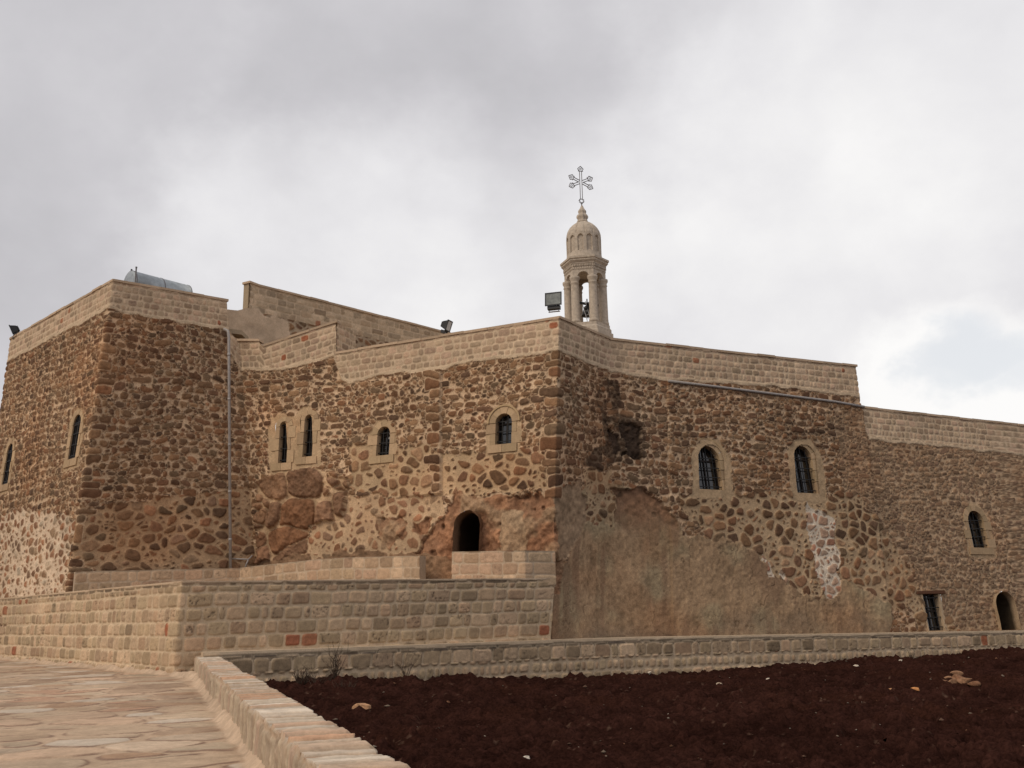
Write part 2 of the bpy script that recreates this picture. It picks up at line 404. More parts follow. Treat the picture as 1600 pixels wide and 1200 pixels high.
def poly_slab(mb, path, w_out, w_in, z0s, th):
    """a strip of slabs along a plan path (x, y, z): used for copings"""
    pts = [Vector(p) for p in path]
    rnd = random.Random(len(pts)*7+int(pts[0].x*10))
    for k, (a, b) in enumerate(zip(pts[:-1], pts[1:])):
        L = (b-a).length; n = max(1, int(L/.95)); d = (b-a).normalized()
        nx = Vector((d.y, -d.x, 0)).normalized()
        ea = a-d*(w_out if k == 0 else 0); eb = b+d*(w_out*.7)
        cuts = [0]+sorted(min(.97, max(.03, (i+.3*(rnd.random()-.5))/n)) for i in range(1, n))+[1]
        for t0, t1 in zip(cuts[:-1], cuts[1:]):
            p = ea+(eb-ea)*t0+d*.004; q = ea+(eb-ea)*t1-d*.004; j = (rnd.random()-.5)*.03; j2 = (rnd.random()-.5)*.04
            zj = Vector((0, 0, j)); v = rnd.uniform(.85, 1.12); mb.cur = tuple(c*v for c in (.46, .355, .262))
            o = nx*(w_out+j2); i_ = -nx*w_in; T = Vector((0, 0, th))
            mb.prism([p+o+zj, q+o+zj, q+i_+zj, p+i_+zj], [p+o*.97+zj+T, q+o*.97+zj+T, q+i_+zj+T, p+i_+zj+T])

# ================================================================== THE MONASTERY
POLY = {'white_left': [(4.0, 2.0), (4.0, 5.9), (6.76, 6.36), (9.62, 6.46), (11.28, 6.18), (13.58, 5.86), (15.62, 5.48), (15.74, 4.18), (15.762, 2.0)], 'left_sparse': [(16.06, 5.9), (18.8, 6.28), (22.54, 6.98), (22.365, 2.0), (15.862, 2.0), (15.862, 5.2)], 'boulders': [(22.74, 7.38), (25.04, 7.76), (25.98, 7.42), (27.24, 6.92), (27.38, 5.86), (26.88, 5.24), (25.6, 5.32), (24.86, 3.66), (22.52, 3.66)], 'pebbly': [(24.88, 3.92), (25.92, 5.42), (27.38, 6.12), (31.84, 6.08), (31.84, 5.34), (31.4, 4.62), (30.34, 3.74), (22.42, 3.54)], 'mid_sparse': [(27.42, 8.54), (31.84, 7.72), (36.74, 7.3), (36.72, 5.86), (32.72, 6.02), (31.84, 5.96), (27.38, 6.38)], 'rock': [(32.38, 6.1), (33.86, 5.82), (36.04, 5.8), (36.62, 5.64), (37.257, 6.0), (37.657, 4.6), (37.057, 2.0), (30.34, 2.98), (30.34, 3.82), (31.4, 4.62), (31.9, 5.34)], 'lump': [(28.58, 5.38), (30.16, 5.18), (29.98, 4.7), (29.36, 4.14), (28.72, 4.56)], 'lump_small': [(30.56, 5.16), (31.5, 5.04), (31.26, 4.52), (30.74, 4.46)], 'base_band': [(32.14, 3.82), (27.82, 4.0), (26.52, 3.94), (24.54, 3.92), (22.52, 3.7), (22.465, 2.2), (33.0, 2.2)], 'pale_strip': [(34.58, 5.18), (35.38, 5.14), (35.42, 3.56), (34.62, 3.58)], 'plaster': [(36.057, 0.1), (36.157, 2.6), (37.08, 2.78), (37.78, 3.72), (37.4, 5.1), (38.34, 6.0), (40.46, 6.42), (41.78, 6.2), (42.96, 5.6), (43.66, 4.32), (45.04, 4.4), (46.26, 4.1), (47.2, 3.86), (47.48, 3.34), (48.22, 2.68), (49.14, 2.16), (49.92, 1.78), (51.38, 2.68), (52.38, 2.4), (53.68, 1.72), (54.2, 1.58), (53.46, 0.1)], 'grey_patch': [(36.8, 5.76), (38.32, 6.48), (38.82, 4.82), (37.78, 3.72), (37.06, 3.24)], 'strip_sparse': [(38.66, 6.64), (40.46, 6.92), (40.5, 4.72), (38.68, 4.8)], 'right_sparse': [(43.58, 6.14), (52.64, 6.44), (54.86, 4.2), (55.96, 1.98), (57.98, 0.42), (57.98, 0.1), (54.2, 1.58), (53.68, 1.72), (52.38, 2.4), (51.38, 2.68), (51.48, 3.36), (49.92, 1.78), (49.14, 2.16), (48.22, 2.68), (47.48, 3.34), (47.2, 3.86), (46.26, 4.1), (45.04, 4.4), (43.56, 5.36)], 'coursed': [(52.08, 10.28), (54.12, 10.42), (53.909, 10.5), (90, 10.5), (90, 0.1), (56.04, 0.46), (55.74, 2.8), (54.48, 4.2), (52.22, 6.14)], 'white_patch': [(49.88, 5.84), (50.54, 5.54), (51.38, 5.28), (51.48, 3.36), (51.12, 2.02), (50.4, 1.76), (50.2, 2.82), (50.0, 3.88), (50.02, 4.96)], 'white_dab': [(47.5, 3.72), (47.88, 3.2), (48.12, 2.68), (47.74, 2.76), (47.56, 3.2)], 'white_dot': [(48.48, 3.02), (48.86, 2.56), (48.68, 2.42), (48.42, 2.74)], 'red_recess': [(40.5, 6.24), (41.78, 6.2), (42.96, 5.6), (43.58, 4.08), (42.34, 4.18), (40.64, 4.4)], 'dark_patch': [(39.58, 10.68), (40.74, 10.72), (41.12, 9.22), (41.96, 9.0), (42.02, 7.18), (40.74, 7.28), (39.64, 6.72), (38.3, 6.98), (40.06, 8.06), (39.8, 9.1), (39.34, 9.56)], 'hollow': [(40.0, 9.06), (40.64, 8.82), (41.82, 8.78), (41.86, 7.34), (41.48, 7.44), (40.94, 7.52), (40.44, 7.68), (40.2, 8.08)], 'halo_a1': [(13.52, 7.53), (15.16, 7.53), (15.16, 9.58), (14.62, 10.156), (14.06, 10.156), (13.52, 9.58)], 'halo_a2': [(5.62, 7.3), (7.26, 7.3), (7.26, 9.41), (6.72, 9.986), (6.16, 9.986), (5.62, 9.41)], 'halo_n1': [(23.5, 7.45), (24.78, 7.45), (24.78, 9.548), (24.294, 10.016), (23.986, 10.016), (23.5, 9.548)], 'halo_n2': [(24.74, 7.63), (26.04, 7.63), (26.04, 9.742), (25.551, 10.216), (25.229, 10.216), (24.74, 9.742)], 'halo_c3': [(28.4, 7.37), (29.78, 7.37), (29.78, 8.814), (29.307, 9.304), (28.873, 9.304), (28.4, 8.814)], 'halo_c4': [(33.84, 7.33), (35.3, 7.33), (35.3, 8.75), (34.815, 9.264), (34.325, 9.264), (33.84, 8.75)], 'halo_d1': [(44.2, 5.89), (46.14, 5.89), (46.14, 7.826), (45.583, 8.484), (44.757, 8.484), (44.2, 7.826)], 'halo_d2': [(49.22, 5.91), (51.12, 5.91), (51.12, 8.118), (50.569, 8.764), (49.771, 8.764), (49.22, 8.118)], 'halo_d3': [(59.28, 3.67), (61.06, 3.67), (61.06, 5.534), (60.527, 6.144), (59.813, 6.144), (59.28, 5.534)], 'halo_pair': [(23.54, 7.45), (25.99, 7.6), (25.99, 9.88), (23.64, 9.88)]}
NODES = [[-22.614, 49.414, -22.487, 50.49], [-25.214, 46.214, -25.087, 47.29], [-17.115, 37.811, -16.546, 38.845], [-10.48, 41.481, -12.35, 42.006], [-6.679, 38.944, -7.698, 41.087], [1.181, 34.949, 2.019, 36.296], [3.204, 37.109, 4.307, 39.721], [15.968, 43.036, 16.273, 45.236], [23.327, 46.5, 23.677, 48.654], [33.279, 51.185, 33.664, 53.264]]
S = Strip(NODES)
uAL, uT, uK, uN, uM, uJ, uR1, uR2 = [float(q) for q in S.u[1:9]]
TOPU = [[0, 15.3], [21.8, 15.3], [21.81, 13.9], [22.26, 13.5], [23.28, 13.42], [23.48, 13.16], [26.911, 13.92], [26.921, 12.49], [53.859, 12.49], [53.869, 10.47], [62.053, 10.32], [73.053, 10.2]]
PARU = [[0, 14.14], [4.5, 14.14], [15.58, 14.16], [17.04, 14.08], [20.32, 14.0], [21.64, 14.0], [21.8, 14.0], [21.82, 13.0], [22.34, 12.2], [23.68, 12.06], [24.44, 12.02], [26.12, 12.28], [26.78, 12.5], [27.14, 11.32], [27.48, 11.1], [29.18, 11.26], [31.76, 11.18], [33.8, 11.28], [36.2, 11.22], [36.76, 11.24], [37.94, 11.22], [40.22, 11.16], [41.8, 11.08], [43.14, 11.0], [48.52, 11.16], [52.22, 11.14], [53.6, 11.06], [53.859, 11.06], [53.909, 9.42], [53.94, 9.42], [54.08, 9.06], [55.76, 8.98], [59.88, 8.92], [64.2, 8.76], [73.053, 8.66]]
tu = np.array([p[0] for p in TOPU]); tz = np.array([p[1] for p in TOPU])
pu = np.array([p[0] for p in PARU]); pz = np.array([p[1] for p in PARU])
ztop = lambda u: np.interp(u, tu, tz)
zpar = lambda u: np.interp(u, pu, pz)
zbot = lambda u: np.where(u < uT-.3, 1.2, np.where(u < uM-1.2, 2.1, .2))
GU = [[31.87, 11.04], [31.87, 6.08]]
def paint_main(u, z):
    col, disp = rubble(u, z, .37, .325, .0, .05, .058, 11, BROWN, MORT, laid=True)
    wu = u+(fbm(u*1.6, z*1.6, 301, 3)-.5)*.7; wz = z+(fbm(u*1.6, z*1.6, 302, 3)-.5)*.7
    def lay(mask, c, d):
        col[mask] = c; disp[mask] = d
    def region(name, fn, warp=True):
        mk = inpoly(wu if warp else u, wz if warp else z, POLY[name])
        if mk.any(): lay(mk, *fn(u[mk], z[mk]))
        return mk
    # the long range on the right: flatter, coursed, weathered
    region('coursed', lambda a, b: rubble(a, b, .34, .285, .0, .045, .045, 21, [(.235, .150, .094), (.205, .128, .082), (.262, .170, .108), (.178, .115, .079), (.218, .152, .102)], (.45, .33, .225), contrast=.95, laid=True))
    sparse = lambda a, b: rubble(a, b, .50, .40, .042, .06, .065, 31, BROWN+WARMR[:3], (.44, .325, .212), jit=.9, wv=.4)
    region('left_sparse', lambda a, b: rubble(a, b, .50, .38, .034, .06, .06, 33, WARMR+BROWN, (.40, .280, .180), wv=.4))
    region('white_left', lambda a, b: rubble(a, b, .44, .33, .040, .06, .055, 35, WARMR+[(.40, .32, .24), (.43, .36, .28)], (.56, .45, .345), wv=.4))
    for nm in ('mid_sparse', 'right_sparse', 'strip_sparse'): region(nm, sparse)
    region('pebbly', lambda a, b: rubble(a, b, .40, .33, .048, .06, .05, 37, WARMR, (.45, .325, .215), wv=.6))
    def crags(a, b):
        c, d = rubble(a, b, 1.45, 1.05, .016, .20, .20, 44, [(.255, .142, .086), (.235, .132, .082), (.275, .165, .102), (.215, .128, .082), (.265, .140, .080)], (.44, .315, .205), jit=1.0, wv=.8, small=.30)
        r, e = fbm(a*1.7, b*1.7, 45, 4), fbm(a*6, b*6, 46, 3)
        return c*(.55+.55*r+.35*e)[:, None], d+(r-.5)*.30+(e-.5)*.08
    region('boulders', crags)
    def plaster(a, b):
        s = fbm(a*5, b*.9, 71, 3); g = fbm(a*.8, b*.8, 72, 3); k = fbm(a*9, b*9, 73, 3); st = fbm(a*1.6, b*.35, 74, 2)
        m1 = fbm(a*2.4, b*2, 76, 4)
        c = np.array((.335, .235, .150), np.float32)*(.12+.5*s+.6*k+.6*m1)[:, None]
        t = sstep(.45, .7, g)[:, None]; c = c*(1-t)+np.array((.310, .245, .160), np.float32)*(.45+.5*k+.6*m1)[:, None]*t
        t = sstep(.56, .72, st)[:, None]*.6; c = c*(1-t)+np.array((.225, .145, .096), np.float32)*t
        t = (sstep(1.45, .75, b+1.1*(fbm(a*.9, b*0+2, 75, 2)-.5))*.45)[:, None]; c = c*(1-t)+np.array((.165, .130, .100), np.float32)*t
        cr_ = np.abs(fbm(a*1.1, b*.8, 77, 4)-.5); t = (sstep(.010, .004, cr_)*sstep(.45, .6, fbm(a*.5, b*.5, 78, 2))*.55)[:, None]
        c = c*(1-t)+np.array((.10, .065, .042), np.float32)*t
        return c, (g-.5)*.06+(k-.5)*.045+(m1-.5)*.06+.055-.03*t[:, 0]
    region('plaster', plaster)
    def rock(a, b):
        g = fbm(a*1.3, b*1.3, 81, 4); k = fbm(a*6, b*6, 82, 3); g2 = fbm(a*.9, b*1.4, 83, 3)
        c = np.array((.310, .172, .102), np.float32)*(.35+1.3*k)[:, None]
        t = sstep(.52, .68, g2)[:, None]; c = c*(1-t)+np.array((.310, .210, .135), np.float32)*(.6+.8*k)[:, None]*t
        t = (sstep(.55, .40, g)*.5)[:, None]; c = c*(1-t)+np.array((.23, .128, .082), np.float32)*t
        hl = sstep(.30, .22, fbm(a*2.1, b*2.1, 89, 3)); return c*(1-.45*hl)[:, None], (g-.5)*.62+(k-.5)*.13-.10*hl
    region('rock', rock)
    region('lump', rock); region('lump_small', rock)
    def band(a, b):
        k = fbm(a*5, b*7, 87, 3); return np.array((.235, .150, .095), np.float32)*(.55+.9*k)[:, None], (k-.5)*.10+.05
    region('base_band', band)
    def pale(a, b):
        k = fbm(a*7, b*5, 84, 3); return np.array((.37, .265, .175), np.float32)*(.5+1.0*k)[:, None], (k-.5)*.07+(fbm(a*1.3, b*1.3, 81, 4)-.5)*.45
    region('pale_strip', pale)
    region('grey_patch', lambda a, b: (np.array((.30, .215, .145), np.float32)*(.5+1.0*fbm(a*6, b*6, 85, 3))[:, None], (fbm(a*3, b*3, 86, 3)-.5)*.12))
    def redrec(a, b):
        c, d = rock(a, b); return c*np.array((.78, .85, .9), np.float32), d*.4-.06
    mk = inpoly(wu, wz, POLY['red_recess'])
    if mk.any():
        c, d = redrec(u[mk], z[mk]); zl = min(p[1] for p in POLY['red_recess']); ur = max(p[0] for p in POLY['red_recess'])
        f = sstep(zl+.1, zl+1.6, z[mk]+1.5*(fbm(u[mk]*1.4, z[mk]*1.4, 88, 3)-.5))[:, None]
        col[mk] = col[mk]*(1-f)+c*f; disp[mk] = disp[mk]*(1-f[:, 0])+d*f[:, 0]
    region('strip_sparse', sparse)
    white = lambda a, b: rubble(a, b, .42, .36, .036, .05, .05, 91, [(.33, .215, .155), (.36, .19, .13), (.29, .215, .165), (.36, .245, .18)], (.62, .55, .46), jit=.9, wv=.4)
    for nm in ('white_patch', 'white_dab', 'white_dot'): region(nm, white)
    # dressing-coloured mortar round the windows
    for nm in POLY:
        if nm.startswith('halo'):
            mk = inpoly(wu*.35+u*.65, wz*.35+z*.65, POLY[nm])
            if mk.any():
                k = fbm(u[mk]*4, z[mk]*4, 95, 3)
                lay(mk, np.array((.43, .32, .21), np.float32)*(.75+.5*k)[:, None], (k-.5)*.04+.01)
    # big quoins: the corner of the left tower, the straight joint, and the front corner
    def quoin(ua, ub, za, zb_, ch, ragl, ragr, seed, amp, pal):
        mk = (u > ua-.05) & (u < ub+.05) & (z > za) & (z < zb_)
        if not mk.any(): return
        a, b = u[mk], z[mk]+(fbm(u[mk]*.3, z[mk]*1.1, seed, 2)-.5)*.75+(fbm(u[mk]*1.5, z[mk]*1.5, seed+9, 2)-.5)*.16+(fbm(u[mk]*5, z[mk]*5, seed+1, 2)-.5)*.05
        j = np.floor(b/ch); fv = b-j*ch
        l = ua+ragl*hsh(j, j*0+1, seed); r_ = ub-ragr*hsh(j, j*0+2, seed)
        s_ = .05; d = -s_*np.log(sum(np.exp(-np.clip(q, -.3, 3)/s_) for q in (a-l, r_-a, fv, ch-fv)))
        rid = hsh(j, j*0+3, seed); k = fbm(a*6, b*6, seed+4, 3)
        mm = .018; ms = sstep(mm-.01, mm+.014, d)
        c = pick(pal, rid)*(.75+.5*((rid*17) % 1))[:, None]*(.65+.7*k)[:, None]
        mo = np.array(MORT, np.float32)*(.85+.3*k)[:, None]
        cc = c*ms[:, None]+mo*(1-ms)[:, None]; dd = ms*bulge(d, mm, .11)*amp*(.7+.6*rid)+ms*(k-.5)*.05
        use = (d > -.012) & (hsh(j, j*0+6, seed) > .28); ix = np.where(mk)[0][use]
        col[ix] = cc[use]; disp[ix] = dd[use]
    quoin(uT-.35, uT+.75, 2.4, 20, .36, .22, .55, 401, .055, BROWN)
    gz = (z > GU[1][1]-.05)
    ug = np.interp(z, [GU[1][1], GU[0][1]], [GU[1][0], GU[0][0]])
    quoin(float(GU[0][0])-.85, float(GU[0][0]), GU[1][1], 20, .38, .55, 0, 411, .065, BROWN)
    disp += np.where(gz & (u < GU[0][0]), .13*sstep(GU[0][0]-2.6, GU[0][0]-.4, u), 0)
    quoin(uM-.80, uM+.62, 5.6, 20, .39, .55, .50, 421, .06, BROWN)
    # hollow and patch painted dark brown at the re-entrant corner of the right wing
    mk = inpoly(wu*.6+u*.4, wz*.6+z*.4, POLY['dark_patch']); k = fbm(u*3, z*3, 97, 3)
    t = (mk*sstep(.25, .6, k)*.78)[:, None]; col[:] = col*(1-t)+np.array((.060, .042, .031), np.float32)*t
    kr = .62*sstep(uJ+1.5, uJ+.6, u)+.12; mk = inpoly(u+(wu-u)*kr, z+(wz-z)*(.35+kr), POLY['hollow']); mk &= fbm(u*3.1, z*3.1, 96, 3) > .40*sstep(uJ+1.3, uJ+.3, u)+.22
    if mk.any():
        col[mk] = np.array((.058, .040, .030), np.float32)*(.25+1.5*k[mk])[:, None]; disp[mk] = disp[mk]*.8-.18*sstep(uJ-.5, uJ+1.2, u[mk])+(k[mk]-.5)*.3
    # a slight set-off below the string course of the right wing
    st = np.interp(u, [p[0] for p in POLY_STRING], [p[1] for p in POLY_STRING])
    disp += np.where((u > POLY_STRING[0][0]) & (u < POLY_STRING[-1][0]) & (z < st), .07, 0)
    # weathering in broad patches
    wth = (.80+.40*fbm(u*.28, z*.35, 99, 3))[:, None]; col *= wth
    rd = sstep(.50, .72, fbm(u*.33+9, z*.4, 98, 3))[:, None]*.35; col[:] = col*(1-rd)+col*np.array((1.08, .86, .72), np.float32)*rd
    # squared parapet above an uneven mortar line
    zp = zpar(u)+(fbm(u*1.5, u*0+1, 120, 3)-.5)*.22
    a = z > zp
    base = np.interp(u, pu, pz)
    c2, d2 = ashlar(u[a], (z-ztop(u))[a]+40, .285, .33, 131, CREAM, (.54, .43, .315))
    col[a] = c2*(.90+.2*fbm(u[a]*.4, z[a]*.5, 132, 2))[:, None]; disp[a] = d2+.02
    ln = np.abs(z-zp) < .045+.05*fbm(u*2, u*0, 133, 2)
    col[ln] = np.array((.51, .405, .295), np.float32)*(.8+.4*fbm(u[ln]*5, z[ln]*5, 134, 2))[:, None]; disp[ln] = .035+.03*fbm(u[ln]*4, z[ln]*4, 135, 2)
    return col, disp, a.astype(np.int8)
POLY_STRING = [[43.12, 10.86], [45.7, 10.8], [49.36, 10.7], [52.14, 10.62], [53.94, 10.5]]
WINS = {'a1': (14.34, 0.8, 7.98, 1.84, 'slit'), 'a2': (6.44, 0.8, 7.75, 1.9, 'slit'), 'n1': (24.14, 0.44, 7.9, 1.78, 'slit'), 'n2': (25.39, 0.46, 8.08, 1.8, 'slit'), 'c3': (29.09, 0.62, 7.82, 1.18, 'arch'), 'c4': (34.57, 0.7, 7.78, 1.18, 'hood'), 'cave': (33.01, 1.02, 2.55, 2.73, 'cave'), 'd1': (45.17, 1.18, 6.34, 1.84, 'hood'), 'd2': (50.17, 1.14, 6.36, 2.1, 'arch'), 'd3': (60.17, 1.02, 4.12, 1.72, 'arch'), 'rect': (56.57, 0.98, 0.46, 1.56, 'rect'), 'door': (61.03, 1.18, 0.36, 1.7, 'door')}
mon = thing('monastery', 'large fortress-like monastery of brown rubble stone with pale squared parapets', 'building', (0, 42, 2.4))
holes = []
def arch_pts(w, h, n=14, base=0.0):
    """outline from lower left, up, over the arch, down: returns (a, b) points"""
    r = w/2; P = [(-r, base)]
    for k in range(n+1):
        t = math.pi-math.pi*k/n; P.append((r*math.cos(t), h-r+r*math.sin(t)))
    P.append((r, base)); return P
for nm, (uc, w, z0, h, style) in WINS.items():
    if style == 'rect': P = [(-w/2, 0), (-w/2, h), (w/2, h), (w/2, 0)]
    else: P = arch_pts(w, h)
    g = .05
    if style in ('door', 'cave'):
        holes.append([(uc+a*(1+.06/w), z0+(b if b < .01 else b+.03)) for a, b in P])
    else:
        holes.append([(uc+a*(1+2*g/w), z0+b*(1+2*g/h)-g) for a, b in P])
us = S.cols([.12, .055, .035, .03, .03, .032, .032, .034, .15])
zs = np.arange(.2, 15.45, .034)
for k, (V, Fq, cc) in wall_mesh(S, us, zs, ztop, zbot, paint_main, holes).items():
    link('parapet' if k else 'wall', mesh_np('wall', V, Fq, cc), ASH if k else MAS, mon)
# copings, following the wall tops
def top_path(segs):
    return [Vector(S.at(np.array([u]), np.array([z]))[0]) for u, z in segs]
for seg in [[[0.3, 15.3], [4.123, 15.3], [15.962, 15.3], [21.8, 15.3]], [[22.26, 13.5], [23.28, 13.42]], [[23.58, 13.16], [26.931, 13.92]], [[26.931, 12.49], [36.757, 12.49], [40.285, 12.49], [53.869, 12.49]], [[53.909, 10.47], [62.053, 10.32], [73.053, 10.2]]]:
    mb = MB(); poly_slab(mb, top_path(seg), .07, .42, 0, .10)
    mb.build('coping', DRESS, mon)
# inner faces of the parapets and the flat roofs behind them
mb = MB(); mb.cur = (.36, .29, .21)
for (ua, ub, za, zb_) in [[0.3, 4.123, 13.9, 15.3], [4.423, 15.612, 13.9, 15.3], [16.262, 21.78, 13.6, 15.3], [23.48, 26.831, 11.6, 13.06], [26.931, 36.457, 11, 12.49], [37.057, 40.285, 11, 12.49], [40.285, 53.829, 10.3, 12.49], [53.909, 62.053, 9, 10.31], [62.053, 73.053, 9, 10.19]]:
    p = [Vector(S.at(np.array([q]), np.array([z]))[0]) for q in (ua, ub) for z in (za, zb_)]
    d = (p[2]-p[0]).normalized(); nx = Vector((d.y, -d.x, 0))
    f = -nx*.07; b = -nx*.38
    mb.prism([p[0]+f, p[2]+f, p[2]+b, p[0]+b], [p[1]+f, p[3]+f, p[3]+b, p[1]+b])
mb.build('parapet_back', ASH, mon)
mb = MB(); mb.cur = (.36, .29, .21)
def roof(pts, z): mb.prism([(x, y, z-.2) for x, y in pts], [(x, y, z) for x, y in pts])
def pl(i, z, off=0):
    a = NODES[i]; t = z/16; return (a[0]+(a[2]-a[0])*t+off*.1, a[1]+(a[3]-a[1])*t+off)
roof([pl(1, 14, .6), pl(2, 14, .8), pl(3, 14, .3), (-12, 52), (-24, 54)], 14.1)
roof([pl(3, 11.5, .5), pl(4, 11.5, .5), pl(5, 11.5, .6), pl(6, 11.5, .5), pl(7, 11.5, .4), (12, 58), (-12, 58)], 11.6)
roof([pl(7, 9, .4), pl(8, 9, .4), pl(9, 9, .4), (30, 64), (13, 58.1)], 9.2)
mb.build('roof', ASH, mon)

# ------------------------------------------------------------------ windows and doorways
rw = random.Random(4)
def window(nm, uc, w, z0, h, style):
    O, t, wv, n = S.frame(uc, z0+h*.5); O = Vector(S.at(np.array([uc]), np.array([z0]))[0])
    X = lambda a, b, c: O+t*a+wv*b+n*c
    def ext(mb, pts, c0, c1, tint=None):
        v = rw.uniform(.80, 1.14); q = rw.uniform(-.012, .012)
        mb.cur = tint or (.425*v, .315*v+q*.4, .205*v)
        mb.prism([X(a, b, c0) for a, b in pts], [X(a, b, c1) for a, b in pts])
    r = w/2; mb = MB(); g = .011
    depth = -.42
    if style == 'rect':
        f0 = rw.uniform(.05, .07)
        ext(mb, [(-r-.10, -.05), (-r, -.05), (-r, h), (-r-.10, h)], depth, .04, (.42, .32, .22))
        ext(mb, [(r, -.05), (r+.13, -.05), (r+.13, h), (r, h)], depth, .03, (.42, .33, .235))
        ext(mb, [(-r-.3, h+g), (r+.4, h+g), (r+.35, h+.16), (-r-.25, h+.13)], depth, .10, (.11, .055, .035))
        ext(mb, [(-r-.1, -.2), (r+.1, -.2), (r+.1, -g), (-r-.1, -g)], depth, .05)
        outl = [(-r, 0), (-r, h), (r, h), (r, 0)]
    else:
        sp = h-r; y = 0; side = style.startswith('plain')
        nj = max(2, int(round(sp/.45)))
        for s_ in (-1, 1):
            for k in range(nj):
                ww = .20+.22*((k+(s_ > 0)) % 2)+rw.uniform(-.04, .05)
                if style == 'slit': ww *= .8
                b0 = sp*k/nj+g; b1 = sp*(k+1)/nj-g
                if k == 0: b0 = -.02
                pp = [(s_*r, b0), (s_*(r+ww), b0), (s_*(r+ww+rw.uniform(-.01, .01)), b1), (s_*r, b1)]
                ext(mb, pp if s_ > 0 else pp[::-1], depth, .035+rw.uniform(-.008, .012))
        nv = 7 if w > .8 else 5; ring = .27 if style != 'slit' else .20
        for k in range(nv):
            a0 = math.pi*k/nv+.01; a1 = math.pi*(k+1)/nv-.01; R2 = r+ring*(1+rw.uniform(-.04, .04))
            q = [(r*math.cos(a), sp+r*math.sin(a)) for a in np.linspace(a0, a1, 5)]
            o = [(R2*math.cos(a), sp+R2*math.sin(a)) for a in np.linspace(a1, a0, 5)]
            ext(mb, (q+o)[::-1], depth, .042+rw.uniform(-.008, .012))
        if style == 'hood':           # thin moulded hood over the arch
            R2 = r+ring+.012; R3 = R2+.07
            q = [(R2*math.cos(a), sp+R2*math.sin(a)) for a in np.linspace(0, math.pi, 15)]
            o = [(R3*math.cos(a), sp+R3*math.sin(a)) for a in np.linspace(math.pi, 0, 15)]
            for i in range(14):
                ext(mb, [q[i], q[i+1], o[13-i], o[14-i]][::-1], -.1, .085, (.42, .31, .19))
        sw = r+.30
        ext(mb, [(-sw, -.34), (-.05, -.34), (-.05, -.03), (-sw, -.03)], depth, .07)
        ext(mb, [(-.04, -.34), (sw*.9, -.34), (sw*.9, -.03), (-.04, -.03)], depth, .065)
        outl = arch_pts(w, h, 14)
    o = mb.build('window', DRESS, mon)
    # pane with a wooden frame
    big = [(a*(1+.1/w), b if b < .01 else b+.05) for a, b in outl]; c = -.31 if nm[0] != 'a' else -.09
    pn = MB(); pn.prism([X(a, b-.02, c) for a, b in big], [X(a, b-.02, c+.015) for a, b in big]); pn.build('pane', GLASS, o)
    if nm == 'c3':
        q = MB(); q.prism([X(a, b, c+.02) for a, b in ((.03, .72), (.25, .72), (.22, .98), (.05, 1.0))], [X(a, b, c+.028) for a, b in ((.03, .72), (.25, .72), (.22, .98), (.05, 1.0))]); q.build('pane_reflection', PALE, o)  # pale panel standing in for a bright reflection in the glass
    fr = MB()
    def bar(mb_, a0, b0, a1, b1, th, cc, dp):
        d = Vector((a1-a0, b1-b0)).normalized(); s_ = Vector((-d.y, d.x))*th/2
        P = [(a0+s_.x, b0+s_.y), (a1+s_.x, b1+s_.y), (a1-s_.x, b1-s_.y), (a0-s_.x, b0-s_.y)]
        mb_.prism([X(a, b, cc-dp/2) for a, b in P], [X(a, b, cc+dp/2) for a, b in P])
    fo = outl
    for (a0, b0), (a1, b1) in zip(fo[:-1], fo[1:]): bar(fr, a0*.97, b0, a1*.97, b1, .075, c+.045, .05)
    bar(fr, -r, .03, r, .03, .07, c+.045, .05)
    spz = h-r if style != 'rect' else h*.55
    if w > .45:
        bar(fr, 0, .05, 0, h-.04, .05, c+.043, .045)
    bar(fr, -r, spz, r, spz, .07, c+.046, .05)
    fr.build('pane_frame', WOODF, o)
    # iron grille let into the jambs
    if style != 'nogrille':
        gr = MB(); cz = -.07 if nm[0] in 'dr' else (-.02 if nm[0] == 'a' else -.12)
        nh = 4 if h > 1.4 else 3; nvb = 3 if w > .8 else (2 if w > .5 else 1)
        hh = h-r*.6 if style != 'rect' else h
        for k in range(nh):
            b = .12+(spz-.05 if style != 'rect' else h-.2)*k/(nh-1) if nm[0] != 'r' else .15+(h-.3)*k/3
            bar(gr, -r-.03, b, r+.03, b, .035, cz, .03)
        for k in range(nvb):
            a = -r+w*(k+1)/(nvb+1); top = (h-r+math.sqrt(max(r*r-a*a, 0))) if style != 'rect' else h
            bar(gr, a, -.02, a, top+.01, .026, cz+.001, .026)
        gr.build('grille', IRON, o)
    return o
